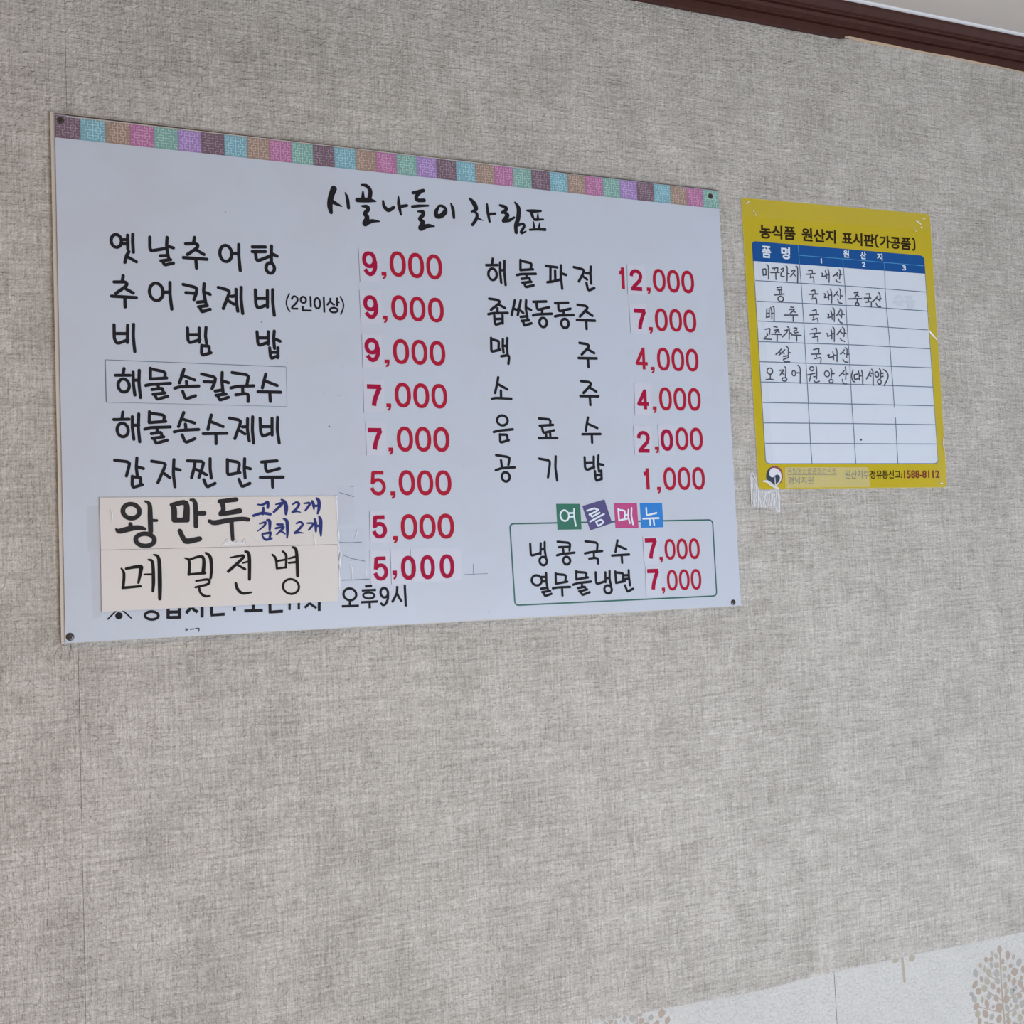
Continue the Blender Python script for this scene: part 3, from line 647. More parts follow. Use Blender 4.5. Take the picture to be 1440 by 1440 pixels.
PR = [  # crop, thickness, glyphs: char x0 x1 y0 y1 [b = stands on a sticker], sticker quads
 (Z1, '9b 148 365 140 495;, 425 500 435 540;0 545 780 140 505;0 812 1042 162 525;0 1075 1305 183 545', [(92, 88, 400, 100, 405, 590, 118, 575)]),
 (Z1, '9b 165 380 775 1115;, 445 515 1070 1175;0 567 802 775 1135;0 835 1062 795 1150;0 1100 1328 810 1165', [(105, 695, 420, 708, 430, 1190, 130, 1185)]),
 (Z2, '9b 170 378 150 470;, 438 508 438 540;0 553 772 162 498;0 803 1018 173 508;0 1048 1260 187 518', [(132, 95, 400, 103, 410, 552, 145, 545)]),
 (Z2, '7b 195 410 775 1078;, 462 530 1030 1130;0 577 797 750 1085;0 827 1043 760 1093;0 1073 1285 768 1098', [(150, 710, 430, 708, 440, 1155, 160, 1155)]),
 (Z3, '7b 160 368 115 420;, 442 510 378 475;0 557 777 95 433;0 805 1022 100 433;0 1050 1268 103 435', [(135, 38, 408, 42, 418, 485, 148, 480)]),
 (Z3, '5 197 408 695 1025;, 470 540 970 1072;0 582 803 685 1022;0 833 1050 687 1022;0 1078 1295 687 1022', []),
 (Z4, '5b 210 398 178 470;, 470 535 440 530;0 572 782 163 482;0 808 1015 162 475;0 1038 1248 157 472', [(175, 118, 430, 118, 435, 520, 185, 522)]),
 (Z4, '5b 225 412 700 1002;,b 465 525 875 990;0b 575 765 690 993;0b 820 1005 682 985;0b 1065 1250 672 972', [(180, 615, 430, 612, 450, 1050, 190, 1055), (440, 608, 690, 600, 710, 1040, 455, 1050), (694, 600, 1330, 582, 1345, 1000, 712, 1030)]),
 (Z5, '1 100 215 170 518;2b 285 485 210 535;, 548 610 490 595;0 643 842 205 553;0 865 1063 220 567;0 1087 1285 232 578', [(240, 130, 520, 150, 530, 600, 252, 590)]),
 (Z5, '7b 345 545 828 1148;, 580 645 1105 1210;0 675 875 820 1168;0 900 1098 830 1175;0 1120 1320 840 1187', [(272, 735, 545, 755, 560, 1225, 298, 1200)]),
 (Z6, '4 148 345 205 553;, 390 452 508 608;0 487 688 213 565;0 712 910 222 572;0 935 1132 230 577', []),
 (Z6, '4b 175 368 858 1180;, 420 483 1125 1230;0 520 718 830 1185;0 745 942 835 1187;0 968 1167 842 1190', [(130, 760, 400, 765, 400, 1260, 142, 1255)]),
 (Z7, '2b 178 380 292 622;, 452 517 530 635;0b 543 738 265 595;0 775 975 237 587;0 1000 1200 240 587', [(118, 205, 400, 205, 410, 650, 140, 660), (497, 195, 760, 185, 770, 650, 525, 650)]),
 (Z7, '1 262 380 862 1208;, 487 550 1158 1262;0 587 783 858 1208;0 810 1008 855 1205;0 1035 1232 855 1202', []),
 (Z8, '7b 197 415 148 498;, 448 508 455 558;0 535 718 158 503;0 740 923 152 495;0 945 1128 147 492', [(165, 110, 430, 110, 440, 600, 195, 600)]),
 (Z8, '7b 238 452 665 1020;, 488 545 975 1080;0 575 755 678 1023;0 778 958 670 1015;0 978 1155 665 1008', [(210, 620, 460, 615, 470, 1120, 225, 1130)]),
]
for crop, gs, st in PR:
    for q in st:
        o = slab(quad(crop, *q), PF, PF + .0003, 'price_sticker', M['sticker'], board)
        mb = MB(); e0 = [PV(a, PF + .0004) for a in quad(crop, *q)]
        thin(mb, e0[0], e0[3], .0004, PF + .0004); mb.build('cut_edge', M['line_grey'], o)
    tn = 0.155 * (440 if crop is Z8 else 350)
    for gstr in gs.split(';'):
        ch, x0, x1, y0, y1 = gstr.split(); x0, x1, y0, y1 = map(float, (x0, x1, y0, y1))
        bold = ch.endswith('b'); c = ch[0]
        if c == ',' and ch == ',': bold = False
        t = (x1 - x0) * {'0': .225, '9': .225, '7': .24, '5': .22, '2': .22, '4': .22, '1': .43, ',': .6}[c]
        if bold: t *= 1.16
        if c in '1,': pass
        elif c != '0' and not bold: t *= 1.0
        mb = MB(); glyph(mb, c, crop, x0, x1, y0, y1, t, PF + .0005 if bold else PI_)
        mb.build('price_digit' if c != ',' else 'price_comma', M['red_bold' if bold else 'red'], board)

# summer menu frame and its four tiles
TLc, TRc, BRc, BLc = (717, 736.6), (1002, 731), (1008, 838), (724.3, 851.3)
def lerp(a, b, t): return (a[0] + (b[0] - a[0]) * t, a[1] + (b[1] - a[1]) * t)
def rounded(c, r, n=4):
    out = []
    for i in range(4):
        a, b, d = c[i - 1], c[i], c[(i + 1) % 4]
        la = math.dist(a, b); lb = math.dist(b, d)
        p1 = lerp(b, a, r / la); p2 = lerp(b, d, r / lb)
        for k in range(n + 1):
            t = k / n; out.append(lerp(lerp(p1, b, t), lerp(b, p2, t), t))
    return out
mb = MB(); mb.ribbon([PV(q, PI_) + (.0020,) for q in rounded([TLc, TRc, BRc, BLc], 6)], -PI_, closed=True)
mb.build('menu_frame_line', M['green_line'], board)
K = (770, 695, 8)
for m, q, gl in (('t_green', (97, 108, 367, 108, 383, 395, 113, 400), 'o192 240 48 60;240 213 295 210;240 255 300 252;298 165 298 250 318 355'),
                 ('t_purple', (392, 133, 640, 58, 727, 325, 480, 408), '445 185 530 158 548 170 570 175;470 228 510 212 560 185;478 222 500 255 585 208;478 308 635 222;545 308 570 360 632 315 605 285 545 308'),
                 ('t_pink', (748, 100, 1005, 100, 1024, 382, 765, 382), '795 165 805 295;795 175 870 185 868 270;805 295 895 275;875 235 910 230;910 175 905 240 925 325;945 155 942 240 962 340'),
                 ('t_blue', (1038, 98, 1288, 98, 1305, 372, 1055, 378), '1110 155 1115 235;1115 238 1225 210;1075 275 1250 268;1150 275 1155 345;1190 272 1200 345')):
    mb = MB(); pts = [PV(a, PI_ + .0001) for a in quad(K, *q)]
    mb.prism(pts, -PF, -PI_ - .0001); o = mb.build('heading_tile', M[m], board)
    mb = MB(); ink(mb, K, 16, PI_ + .0003, gl); mb.build('tile_letter', M['print_white'], o)

# specks of dirt on the face
for x, y, r in ((463, 599.5, .0010), (404, 510, .0005), (367.5, 453, .0006), (317.5, 298, .0005), (652, 655, .0005), (482, 515, .0007), (477, 556, .0005), (687, 860, .0006), (455, 553, .0005)):
    mb = MB(); q = P(x, y, PI_); mb.disc(q.x, q.z, r, r * .9, -PI_, 9); mb.build('speck', M['pen'], board)
# screws with their dimples
for x, y, r in ((85, 169.5, .0040), (999, 276, .0039), (1031, 847, .0038), (98.5, 895.5, .0044)):
    c = P(x, y, PF); mb = MB(); n = 20
    prev = None
    for rr, hh in ((r * 1.0, .0000), (r, .0006), (r * .85, .0013), (r * .5, .0017)):
        ring = [(c.x + rr * math.cos(2 * math.pi * k / n), -PF - hh, c.z + rr * math.sin(2 * math.pi * k / n)) for k in range(n)]
        if prev:
            for k in range(n): mb.poly([prev[k], prev[(k + 1) % n], ring[(k + 1) % n], ring[k]])
        prev = ring
    mb.poly(prev)
    s_ = mb.build('screw', M['screw'], board)
    mb = MB()
    for ang in (0.5, 0.5 + math.pi / 2):
        u = (math.cos(ang) * r * .62, math.sin(ang) * r * .62)
        mb.ribbon([(c.x - u[0], c.z - u[1], r * .26), (c.x + u[0], c.z + u[1], r * .26)], -PF - .00185, cap=False)
    mb.build('cross_recess', M['recess'], s_)
    mb = MB()          # pushed-in film round the head: shallow raised ring
    prev = None
    for rr, hh in ((r * 1.02, .0001), (r * 1.5, .0006), (r * 2.0, .0004), (r * 2.6, .0001)):
        ring = [(c.x + rr * math.cos(2 * math.pi * k / n), -PF - hh, c.z + rr * math.sin(2 * math.pi * k / n) * .95 + r * .25) for k in range(n)]
        if prev:
            for k in range(n): mb.poly([prev[k], prev[(k + 1) % n], ring[(k + 1) % n], ring[k]])
        prev = ring
    mb.build('dimpled_film', M['tape'], s_, True)

# ------------------------------------------------------------------ card strips taped on the board
def card(name_label, pxs, p0, p1, texts, mname, crop):
    t = thing('card_strip', name_label, 'paper strip', 'cream card strips taped on the menu board')
    slab(pxs, p0, p1, 'card', M['card'], t)
    return t
c1 = [(140, 699.6), (300, 698.6), (471.8, 697.8), (475.2, 765.3), (300, 769.5), (141.9, 773.3)]
c2 = [(141.9, 773.8), (300, 770.0), (475.3, 765.8), (476, 845.6), (300, 852.8), (143.1, 860.3)]
t1 = card('upper cream card strip lettered in thick black marker with blue marker notes', c1, PF + .0004, PF + .0022, None, None, None)
t2 = card('lower cream card strip lettered in thinner black brush strokes, covering the hours line', c2, PF + .0004, PF + .0020, None, None, None)
pc = PF + .0024
for gl in ('o212 208 84 72 40;b205 338 32 208 372 38;b62 392 20 95 410 42 200 385 44 290 374 38 350 388 26;b355 108 18 398 140 32 405 260 40 410 415 38;b410 300 26 472 302 22;o353 498 95 62 40',
           'b615 142 22 645 180 44 648 290 44;b640 142 38 765 128 42 768 285 56;b648 298 40 780 298 38;b815 94 20 860 128 36 868 360 36;b880 230 34 948 228 40;b705 408 36 745 490 40 785 512 44 905 488 40',
           'b1108 110 34 1275 90 36;b1135 130 40 1145 190 36 1115 232 32;b1120 238 36 1310 205 42;b1005 308 30 1058 325 40 1200 300 38 1330 285 34 1395 292 34;b1228 315 34 1240 495 28'):
    mb = MB(); ink(mb, (155, 690, 7.2), 40, pc, gl); mb.build('letter', M['marker'], t1)
for gl in ('b180 200 18 250 203 24 322 168 36 325 245 32;b262 250 28 255 335 32;b118 362 30 240 325 32 360 340 34',
           'b440 200 16 530 180 30 500 225 32 412 308 26;b522 130 20 570 165 40 590 240 48 588 338 30',
           'b685 198 18 740 168 26 775 195 30 740 260 28 682 312 26;b682 312 20 740 298 24 800 314 10',
           'b850 185 18 932 180 26 905 240 28 865 288 20;b968 155 30 985 200 36 992 268 18;b985 222 26 1050 218 28;b1032 112 26 1062 150 40 1066 250 36 1046 330 22',
           'b205 480 14 290 458 26 270 510 22 180 585 12;b315 428 26 352 445 38 352 570 26;b240 640 18 290 708 28 385 690 22;b250 625 22 330 612 28 365 612 28 348 690 26',
           'b460 488 24 540 490 26;b440 545 24 550 525 28 525 565 28 452 635 16;b515 582 26 575 625 16;b550 405 18 600 440 38 610 560 36 605 682 20',
           'b740 475 18 795 452 24 828 490 28 775 560 28 718 612 28;b718 612 24 780 606 22 848 614 9',
           'b895 470 18 982 475 24 950 530 26 915 570 18;b1003 412 26 1018 480 36 1020 588 24;b1025 510 28 1080 508 28;b1068 375 24 1088 430 42 1090 560 38 1093 652 20'):
    mb = MB(); ink(mb, (345, 690, 1440 / 140), 26, pc, gl); mb.build('blue_letter', M['blue_marker'], t1)
pc2 = PF + .0022
for gl in ('b75 165 9 93 200 15 88 290 15;b108 166 14 200 152 20 206 180 20 190 262 12;b85 296 15 205 285 13;b230 205 9 285 205 12;b258 106 10 286 125 16 292 250 18 288 318 14;b295 72 9 328 100 18 335 250 22 335 370 18',
           'b505 95 9 533 115 14 532 205 16;b535 105 12 625 88 16 628 195 20;b530 205 12 640 196 14;b645 60 12 676 90 18 684 170 16 678 230 14;b580 250 10 660 240 14 660 270 14 575 292 11;b600 295 13 610 330 13 640 352 13 675 350 8',
           'b812 92 9 895 78 14 885 105 16 797 185 16;b860 142 12 910 170 14;b895 128 9 935 118 11;b912 50 12 938 78 18 940 238 16;b848 265 14 860 305 16 895 333 15 955 326 9',
           'b1095 72 11 1118 100 14 1125 165 12;b1165 50 11 1188 80 14 1185 160 11;b1128 115 11 1185 105 11;b1125 165 11 1188 158 11;b1205 98 10 1255 85 13;b1205 128 10 1255 122 13;b1232 22 12 1257 50 17 1265 215 17;o1220 287 54 50 13'):
    mb = MB(); ink(mb, (155, 765, 4.8), 14, pc2, gl); mb.build('letter', M['marker'], t2)
# clear packing tape over and beside the cards
def tape(pxs, p0, name, parent, m='tape'):
    mb = MB(); mb.prism([PV(q, p0) for q in pxs], -p0, -p0 - .0001); return mb.build(name, M[m], parent)
tape([(138, 697), (473.5, 695.5), (476.5, 768), (140, 776)], PF + .0026, 'clear_tape', t1, 'tape_faint')
tape([(474, 684), (497.5, 683), (499, 737), (476, 738)], PF + .0006, 'clear_tape', t1)
tape([(122, 712), (139, 711), (141, 775), (124, 776)], PF + .0006, 'clear_tape', t1, 'tape_dull')
tape([(127, 776), (141.5, 775), (142.7, 868), (131, 870)], PF + .0006, 'clear_tape', t2, 'tape_dull')
tape([(477, 744), (512, 743), (514, 762), (516, 816), (480, 817)], PF + .0006, 'clear_tape', t2)
def crease_glints(parent, rows, p, name='tape_crease_glint', joined=False):  # raised pale ribs standing for the glints along tape creases
    mb = MB()
    for pts, w in rows:
        q = [PV(a, p) for a in pts]; n = len(q); prev = None
        if n == 2: q = [q[0], ((q[0][0] + q[1][0]) / 2, (q[0][1] + q[1][1]) / 2), q[1]]; n = 3
        for i, (x, z) in enumerate(q):
            t_ = i / (n - 1); ww = w * .00045 * (.35 + math.sin(math.pi * (.1 + .8 * t_)))
            j0, j1 = q[max(i - 1, 0)], q[min(i + 1, n - 1)]
            dx, dz = j1[0] - j0[0], j1[1] - j0[1]; L = math.hypot(dx, dz) or 1; nx, nz = -dz / L, dx / L
            cur = [(x - nx * ww, -p, z - nz * ww), (x, -p - ww * .8, z), (x + nx * ww, -p, z + nz * ww)]
            if prev:
                for k in range(2): mb.poly([prev[k], prev[k + 1], cur[k + 1], cur[k]])
            prev = cur
        if not joined: mb.build(name, M['crease'], parent); mb = MB()  # 'crease' material is the painted near-white glint
    if joined:
        o = mb.build(name, M['crease'], parent); o['kind'] = 'stuff'; return o
Tc = (450, 680, 9.6)
def tc(*v): return quad(Tc, *v)
crease_glints(t1, [(tc(238, 155, 222, 190), 1.2), (tc(218, 180, 226, 260, 232, 400, 238, 550), 1.6), (tc(250, 635, 248, 680, 256, 760), 2.6),
             (quad((345, 690, 10.286), 980, 605, 1000, 700, 1012, 800), 1.6), (quad((345, 690, 10.286), 100, 650, 150, 700, 220, 755), 1.0),
             (quad((345, 690, 10.286), 60, 800, 85, 785), 2.0), (quad((155, 690, 7.2), 5, 180, 18, 240, 20, 310), 1.6),
             (quad((155, 690, 7.2), 900, 130, 980, 135, 1060, 130), 1.2)], PF + .0028)
crease_glints(t1, [(quad((155, 690, 7.2), 1130 + i * 22, 548 - 6 * (i % 3), 1165 + i * 22, 535 - 14 * ((i * 7) % 4), 1200 + i * 20, 540 - 10 * (i % 2)), 2.1) for i in range(10)], PF + .0028)
crease_glints(t2, [(tc(240, 780, 250, 850, 262, 880), 2.0), (tc(262, 880, 245, 930, 240, 990), 2.0), (tc(265, 900, 290, 950, 268, 1010), 2.0), (tc(272, 1010, 262, 1060, 278, 1150), 2.6),
             (tc(262, 1150, 258, 1290, 262, 1435), 2.0), (tc(285, 1150, 280, 1290, 276, 1435), 1.2)], PF + .0023)
crease_glints(t2, [(tc(415, 1105, 430, 1150, 438, 1290), 2.0), (tc(395, 1052, 440, 1050), 1.0), (tc(508, 620, 495, 670, 470, 740), 1.3), (tc(625, 1180, 628, 1250), 1.2)], PF + .0008)
mb = MB()
for a in (tc(260, 120, 350, 145, 460, 180), tc(265, 795, 400, 800, 560, 790), tc(305, 960, 420, 1010, 610, 1050), tc(285, 1305, 450, 1300, 670, 1290), tc(420, 40, 455, 40)):
    mb.ribbon([PV(q, PF + .0008) + (.0006,) for q in a], -PF - .0009, cap=False)
for a in ([(652, 808), (686, 806.5)], [(665.5, 793), (666, 808)]):
    mb.ribbon([PV(q, PF + .0003) + (.0005,) for q in a], -PF - .0003, cap=False)
mb.build('tape_fold', M['line_grey'], t2)

# ------------------------------------------------------------------ yellow origin notice
PP = 0.0026
poster = thing('notice_poster', 'yellow laminated notice with a blue-headed table, taped to the wall right of the menu', 'poster')
out = rounded([(1042, 277.6), (1307.6, 301.2), (1332, 685.4), (1067.2, 688)], 5)
slab(out, .0017, PP, 'laminated_sheet', M['yellow'], poster)
mb = MB(); mb.ribbon([PV(q, PP + .0003) + (.0016,) for q in out], -PP - .0002, closed=True); mb.build('laminate_edge', M['tape_milky_glare'], poster)
PH = PP + .00025
table = rounded([(1057.4, 338.9), (1299.6, 359.6), (1319.8, 652.2), (1076.6, 652.6)], 6)
mb = MB(); mb.prism([PV(q, PH) for q in table], -PP, -PH); o = mb.build('table_outline', M['line_grey'], poster)
def inset(c, k):
    cx = sum(a for a, b in c) / len(c); cy = sum(b for a, b in c) / len(c)
    return [(a + (cx - a) * k / math.dist((a, b), (cx, cy)), b + (cy - b) * k / math.dist((a, b), (cx, cy))) for a, b in c]
mb = MB(); mb.prism([PV(q, PH + .0001) for q in inset(table, 1.2)], -PP, -PH - .0001); mb.build('table_field', M['table_white'], poster)
mb = MB(); hd = rounded([(1057.4, 338.9), (1299.6, 359.6), (1300.8, 384.2), (1059.4, 366.9)], 6)[5 * 0:]
hd = [q for q in rounded([(1057.4, 338.9), (1299.6, 359.6), (1301.4, 385.0), (1059.0, 367.0)], 6)]
hd = hd[:5] + hd[5:10] + [(1301.4, 385.0), (1059.0, 367.0)]
mb.prism([PV(q, PH + .0002) for q in hd], -PP, -PH - .0002); mb.build('table_header', M['header_blue'], poster)
PL = PH + .0004
mb = MB()
hl = [((1062.4, 394.5), (1200, 402.8), (1301.9, 410.7)), ((1063.9, 423.5), (1200, 430), (1304, 437.5)), ((1065.8, 451.4), (1200, 457), (1304.9, 464)),
      ((1067.3, 480.3), (1200, 485), (1308, 490.6)), ((1068.6, 508.6), (1200, 513), (1310.2, 517.4)), ((1070.5, 537.2), (1200, 540.4), (1311.8, 544.3)),
      ((1072.4, 566), (1200, 568.2), (1313, 570.7)), ((1074.3, 594.6), (1200, 595.7), (1315.8, 597.3)), ((1076.4, 623.4), (1200, 623.9), (1317, 624.4))]
for r in hl: mb.ribbon([PV(q, PL) + (.00125,) for q in r], -PL, cap=False)
v1 = [(1124.2, 370.7), (1126.6, 397.9), (1128.5, 426.1), (1130.5, 454.3), (1131.9, 482), (1133.4, 509.3), (1135.3, 538.5), (1136.8, 566.2), (1138.3, 595.4), (1139.9, 623.6), (1142, 651.5)]
v2 = [(1186, 376), (1188.3, 401.8), (1189.8, 429.5), (1191.2, 457.2), (1193.2, 484.5), (1195.1, 512.7), (1196.6, 540.9), (1198, 568.2), (1201, 610), (1203.6, 651.5)]
v3 = [(1244.2, 381), (1244.8, 406.3), (1246.7, 433.9), (1249.3, 460.9), (1251.7, 488.5), (1253.4, 515.1), (1255.8, 541.7), (1257.7, 573.3)]
v3b = [(1259.3, 586.7), (1262.7, 651.5)]
for r in (v1, v2, v3, v3b): mb.ribbon([PV(q, PL) + (.00115,) for q in r], -PL, cap=False)
mb.build('table_lines', M['line_grey'], poster)
mb = MB()
for r in ([(1122.1, 344.7), (1124.2, 370.7)], [(1123.5, 359), (1195, 364.7), (1298.8, 373.9)], [(1185, 364.4), (1186, 376)], [(1243.2, 369), (1244.2, 381)]):
    mb.ribbon([PV(q, PL) + (.0010,) for q in r], -PL, cap=False)
mb.build('header_lines', M['line_blue'], poster)
G1 = (1055, 300, 1440 / 140); G2 = (1170, 310, 1440 / 140); G3 = (1060, 360, 1440 / 140); G4 = (1060, 450, 1440 / 140); G5 = (1180, 400, 9.6)
G6 = (1060, 640, 1440 / 140); G7 = (1180, 640, 9)
PT = PP + .0003
def pr(txt, crop, c, m, name='printed_word', bold=.032, p=PT): printed(txt, quad(crop, *c), p, name, M[m], poster, bold)
pr('농식품', G1, (135, 160, 655, 192, 655, 392, 140, 362), 'olive')
pr('원산지', G1, (738, 205, 1238, 245, 1242, 440, 750, 402), 'olive')
pr('표시판', G2, (140, 158, 615, 200, 615, 388, 146, 348), 'olive')
pr('가공품', G2, (688, 214, 1140, 248, 1142, 434, 695, 392), 'olive')
mb = MB(); ink(mb, G2, 20, PT, '~662 212 640 228 632 270 638 340 648 372 668 385;~1165 262 1186 276 1194 320 1198 390 1190 418 1170 426'); mb.build('printed_word', M['olive'], poster)
pr('품', G1, (165, 466, 300, 476, 300, 648, 172, 640), 'print_white', bold=.035, p=PL + .0001)
pr('명', G1, (445, 485, 575, 492, 578, 668, 452, 660), 'print_white', bold=.035, p=PL + .0001)
pr('원', G2, (160, 425, 245, 430, 248, 540, 165, 535), 'print_white', bold=.03, p=PL + .0001)
pr('산', G2, (405, 448, 492, 452, 495, 562, 412, 556), 'print_white', bold=.03, p=PL + .0001)
pr('지', G2, (648, 470, 728, 476, 732, 582, 652, 572), 'print_white', bold=.03, p=PL + .0001)
pr('1', G3, (966, 35, 984, 36, 988, 108, 970, 107), 'print_white', bold=.01, p=PL + .0001)
pr('2', G2, (432, 598, 480, 600, 485, 675, 436, 672), 'print_white', bold=.03, p=PL + .0001)
pr('3', G2, (1018, 648, 1068, 650, 1072, 724, 1022, 720), 'print_white', bold=.03, p=PL + .0001)
pr('국립농산물품질관리원', G6, (490, 186, 1195, 186, 1195, 264, 490, 268), 'faded', bold=.0)
mb = MB(); ink(mb, G6, 6, PT, '490 282 1200 286'); mb.build('underline', M['faded'], poster)
pr('경남지원', G6, (495, 312, 862, 312, 862, 416, 500, 424), 'faded', bold=.005)
pr('원산지부', G7, (72, 192, 380, 192, 382, 298, 74, 300), 'faded', bold=.01)
pr('정유통신고:', G7, (392, 192, 795, 192, 795, 296, 392, 300), 'olive', bold=.02)
pr('1588-8112', G7, (820, 192, 1268, 192, 1272, 290, 822, 294), 'brown_red', bold=.025)
# round emblem
G8 = (1040, 630, 14.4)
emb = MB(); emb.poly([(PV(q, PT)[0], -PT, PV(q, PT)[1]) for q in quad(G8, *[c for k in range(36) for c in (708 + 168 * math.cos(k * math.pi / 18), 565 + 196 * math.sin(k * math.pi / 18))])], 0)
def poly8(v, p, m): emb.poly([(PV(q, p)[0], -p, PV(q, p)[1]) for q in [(G8[0] + x / 14.4, G8[1] + y / 14.4) for x, y in spline([(v[i], v[i + 1]) for i in range(0, len(v), 2)] + [(v[0], v[1])], 4)[:-1]]], m)
poly8([600, 420, 650, 382, 710, 366, 785, 383, 845, 440, 876, 545, 868, 640, 830, 715, 838, 650, 846, 580, 835, 500, 795, 440, 745, 405, 690, 398], PT + .0001, 1)
poly8([600, 500, 622, 440, 675, 405, 740, 412, 805, 455, 842, 520, 850, 590, 835, 665, 790, 728, 738, 762, 722, 748, 780, 700, 815, 635, 815, 580, 785, 545, 750, 540, 715, 560, 690, 588, 645, 592, 610, 552], PT + .0002, 2)
emb.build('round_emblem', [M['logo_navy'], M['logo_red'], M['logo_white']], poster)
# pen entries
PW = PL + .0001
HAND = [(G3, '130 190 138 280;140 190 178 185 176 270;140 278 185 272;~188 125 212 160 215 335|270 178 305 172 296 208;310 175 350 165 345 228;245 240 370 238;318 240 322 340|395 190 430 175 435 200 400 245;~400 240 392 270 400 295 440 295;~468 145 485 180 482 360;480 250 515 258|545 220 590 200 600 215 530 300;575 250 605 290;~610 150 635 180 635 390'),
 (G3, '790 210 845 205 850 250;762 265 890 255;820 262 825 300;815 315 865 300 870 385|985 248 1000 255 985 300 1050 285;~1035 215 1050 260 1055 330;1045 275 1085 270;~1075 190 1090 260 1090 380|1215 235 1190 265 1148 295;1190 262 1220 292;~1235 195 1250 230 1240 335;1240 265 1272 268;~1190 335 1205 370 1250 380'),
 (G3, '335 460 400 445 405 480 400 540;345 490 395 490;375 500 375 545;305 565 440 550;o390 620 40 38|830 505 885 490 888 545;800 555 935 548;855 555 850 600;835 625 905 605 912 680|1020 545 1040 550 1020 605 1085 590;~1070 510 1082 560 1085 630;1080 570 1120 565;~1110 480 1128 550 1128 680|1215 510 1190 545 1160 580;1195 545 1225 575;~1240 475 1255 510 1252 620;1255 575 1285 578;~1215 630 1235 675 1275 685'),
 (G3, '190 770 185 885;225 760 225 880;190 830 225 828;180 888 230 880;~245 745 260 800 262 915;255 830 285 830;~275 730 295 760 295 945|535 740 580 745;520 775 590 770 570 795 530 830;565 800 605 815;440 855 635 855;570 860 572 945|845 795 905 775 905 840;810 855 940 845;870 855 862 895;850 925 925 900 930 955|1070 840 1090 845 1070 895 1120 880;~1115 790 1130 840 1135 915;1130 850 1155 850;~1145 750 1165 790 1165 945|1245 790 1225 830 1195 865;1225 835 1250 860;~1245 765 1275 800 1270 890;1275 840 1310 845;~1225 910 1250 960 1280 968'),
 (G4, '165 135 238 120 228 205;190 190 205 215 150 270;150 275 255 280|290 95 340 105;300 150 370 130 310 185;335 155 370 180;255 205 400 212;340 215 340 305|445 155 500 140 470 190 415 245;~490 100 515 130 512 280;515 190 545 188|580 115 625 115 620 148 582 160 592 188 640 178;545 215 685 222;622 222 622 305|840 135 910 115 905 170;810 200 970 185;890 195 870 235;850 255 925 235 930 315|1055 195 1075 200 1065 240 1125 220;~1120 140 1130 200 1130 275;1128 200 1160 195;~1145 105 1165 140 1165 310|1265 130 1240 170 1205 210;1245 165 1285 195;~1285 105 1310 140 1305 240;1305 190 1335 190;~1250 265 1275 295 1315 310'),
 (G4, '400 420 360 470 320 498;370 450 390 480;450 430 400 480 365 510;420 470 440 492;~465 378 500 410 500 500;505 470 530 475;430 530 502 515 500 545 430 570;~430 575 455 605 520 600|865 430 945 410 940 470;835 495 970 490;905 495 910 530;880 560 975 540 970 620|1070 510 1095 500 1080 545 1150 530;~1145 460 1155 510 1155 570;1155 510 1190 510;~1185 410 1205 450 1205 600|1310 430 1290 465 1255 495;1290 465 1315 490;~1325 400 1350 430 1345 545;1345 495 1380 495;~1290 570 1320 605 1365 610'),
 (G4, 'o235 740 40 45;240 790 240 850;~175 865 230 855 285 865|375 730 440 720 380 800;400 755 440 792;~450 675 465 710 460 825;o445 860 35 25|o580 770 25 38;605 765 660 765;~640 655 672 710 672 915|o840 705 28 30;780 795 885 770;830 790 805 885;865 820 890 820;~905 675 912 760 910 850;~875 880 900 905 950 885|o1060 780 36 42;~1110 700 1130 740 1120 840;1130 780 1165 775;o1120 885 28 25|1310 730 1280 770 1240 810;1280 765 1310 790;~1325 680 1335 760 1330 860;1330 780 1365 780;~1280 860 1300 920 1345 925'),
 (G5, '205 115 262 100 215 178;235 140 265 160;130 195 305 190;245 195 245 240;o245 268 24 22|365 130 415 125 410 170;340 185 430 185;400 190 395 220;360 240 435 230 435 305|520 160 490 200 445 235;500 185 540 210;~535 105 555 160 550 230;550 190 575 195;~500 255 520 295 560 300'),
 (G5, '~190 1155 170 1230 185 1300 215 1315|205 1220 250 1210;205 1225 207 1285 260 1272;~262 1170 272 1220 275 1290;275 1235 300 1235;~305 1160 318 1230 320 1355|420 1175 405 1220 370 1275;400 1215 430 1240;430 1200 450 1200;~440 1145 458 1190 462 1360|o510 1215 25 35;~545 1140 562 1170 560 1270;560 1205 595 1200;560 1250 595 1240;o545 1315 25 32|~600 1150 650 1190 660 1260 610 1365')]
for crop, t in HAND:
    for gl in t.split('|'):
        mb = MB(); ink(mb, crop, 13.5, PW, gl); mb.build('pen_word', M['pen'], poster)
mb = MB(); ink(mb, (1020, 260, 3.0), 7, PW, '573 1075'); mb.build('pen_mark', M['pen'], poster)
M['smudge'] = mat('rubbed_out_pen', (0.60, 0.655, 0.73), 0.4)
mb = MB(); ink(mb, G5, 26, PL, '760 190 820 150 860 200;740 235 870 235;780 270 850 272;900 170 980 165;930 200 980 200;900 235 1020 230;940 265 1000 262 990 310 940 312 940 268'); mb.build('rubbed_mark', M['smudge'], poster)

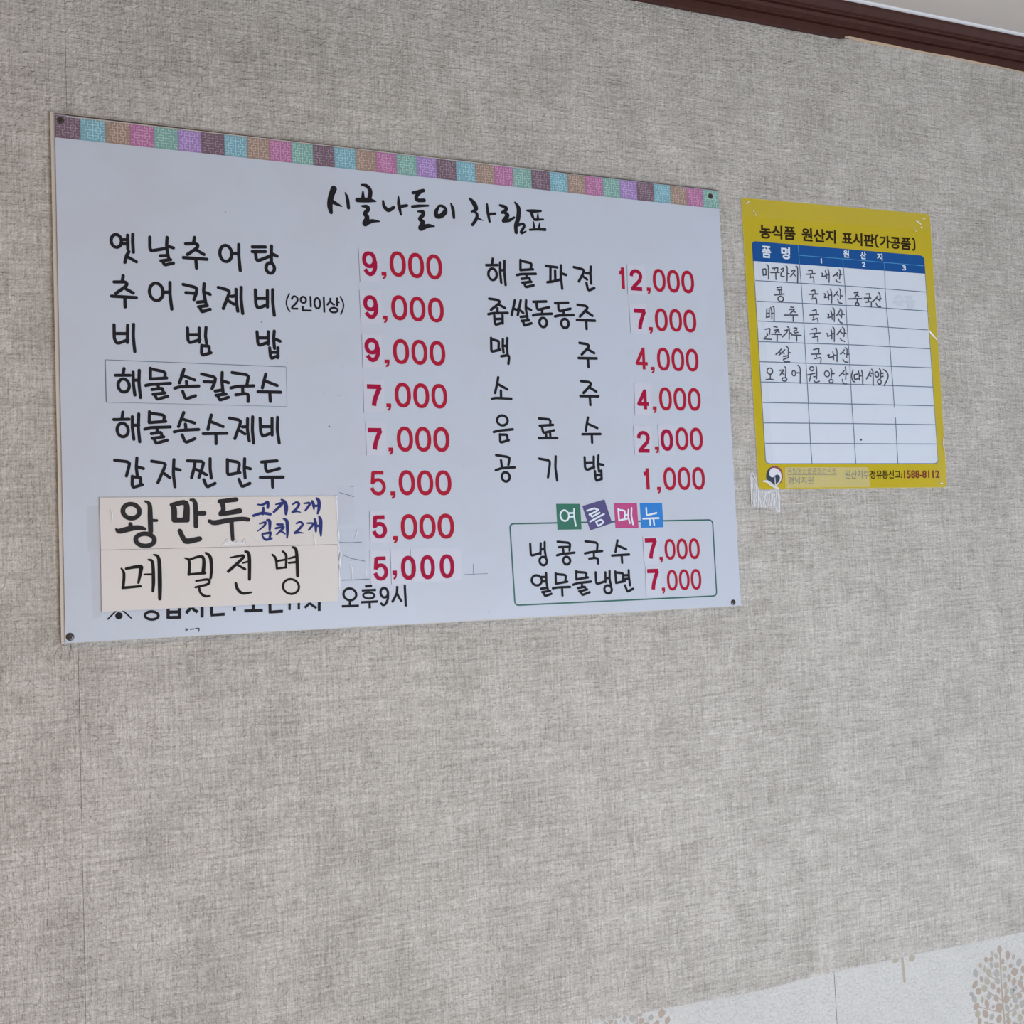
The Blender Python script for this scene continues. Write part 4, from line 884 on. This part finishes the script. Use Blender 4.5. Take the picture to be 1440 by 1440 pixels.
# tape round the notice
tape([(1103.5, 657), (1221, 657), (1223, 684.5), (1104.5, 686)], PT + .0003, 'clear_tape', poster, 'tape_milky_glare')  # bottom tape, with the window's glare painted as a pale patch
tape([(1302, 380), (1314, 381), (1331, 684), (1314, 684)], PT + .0002, 'clear_tape', poster, 'tape_faint')
tape([(1043, 279), (1306, 302.5), (1306.8, 324), (1045, 304)], PT + .0002, 'clear_tape', poster, 'tape_faint')
tape([(1059, 368), (1071, 369), (1087, 651), (1077, 651.5)], PW + .0002, 'clear_tape', poster)
crease_glints(poster, [(quad((1020, 260, 14.4), 415, 385, 450, 360, 490, 325), 2.0), (quad((1020, 260, 14.4), 560, 540, 590, 510), 1.5), (quad((1020, 260, 14.4), 600, 560, 630, 630), 1.0),
                 (quad((1240, 280, 14.4), 690, 430, 745, 465, 795, 510), 2.4), (quad((1240, 280, 14.4), 790, 565, 825, 590), 2.2), (quad((1240, 280, 14.4), 640, 585, 670, 588), 1.8), (quad((1240, 280, 14.4), 680, 640, 705, 645), 1.5), (quad((1240, 280, 14.4), 820, 400, 890, 395), 1.0),
                 (quad(G5, 1205, 430, 1220, 415), 2.6), (quad(G5, 1215, 620, 1260, 680, 1325, 750), 3.4), (quad((1240, 600, 14.4), 1255, 210, 1245, 330, 1268, 500), 1.6),
                 (quad((1240, 600, 14.4), 1180, 1140, 1240, 1145), 2.2), (quad(G8, 470, 665, 560, 675, 620, 720, 720, 785, 800, 825), 4.2), (quad(G8, 715, 580, 722, 680, 728, 765), 1.8)], PT + .0006)
# crumpled tape tail below the lower left corner
tail = tag(link('crumpled_tape', None), 'crumpled strip of clear tape on the wall under the poster\'s lower left corner', 'tape')
mb = MB(); nx_, nz_ = 44, 20
rr = random.Random(5)
hx = [rr.uniform(0, 1) for _ in range(nx_ + 1)]
colp = []
for i in range(nx_ + 1):
    u = i / nx_
    top = (215 + (800 - 215) * u, 500 + 310 * min(1, u / .28) if u < .28 else 850 - 10 * math.sin(u * 9))
    bot = (245 + (822 - 245) * u, 1190 + (110 if u > .85 else 40 * u))
    colp.append([P(G8[0] + (top[0] + (bot[0] - top[0]) * k / nz_) / 14.4, G8[1] + (top[1] + (bot[1] - top[1]) * k / nz_ + 18 * math.sin(i * 1.9)*(k==nz_)) / 14.4, .0020) for k in range(nz_ + 1)])
for i in range(nx_):
    for k in range(nz_):
        def h(a, b): return .0019 + .0016 * abs(math.sin(hx[a] * 9 + b * .35 * (1 + hx[a]))) * (0.4 + 0.6 * (a % 2))
        q = [(i, k), (i + 1, k), (i + 1, k + 1), (i, k + 1)]
        mb.poly([(colp[a][b].x, -h(a, b), colp[a][b].z) for a, b in q])
mb.build('crumpled_film', M['crumple'], tail)
rows = []
for i in range(26):
    x = 235 + 22.5 * i; y0 = (600 + 20 * i if i < 7 else 870) + rr.uniform(-10, 60); y1 = min(1200 + rr.uniform(-60, 20), 1290)
    if i % 3 == 1: y1 = y0 + 160
    if i % 3 == 2: y0 = y1 - 130
    rows.append((quad(G8, x, y0, x + rr.uniform(-12, 22), (y0 + y1) / 2, x + 12, y1), rr.uniform(.9, 1.7)))
rows += [(quad(G8, 225, 510, 262, 500, 300, 580, 345, 680), 1.6), (quad(G8, 225, 520, 235, 800, 245, 1180), 1.8), (quad(G8, 790, 870, 805, 1080, 820, 1290), 2.0), (quad(G8, 720, 1230, 770, 1265, 815, 1290), 2.0)]
crease_glints(tail, rows, .0036, joined=True)
# two small white scuffs left on the wallpaper above the gap
mb = MB(); ink(mb, (960, 240, 14.4), 16, .0018, '1060 248 1110 250;1165 248 1205 240'); 
mb.build('paint_scuff', M['bead'], wall)
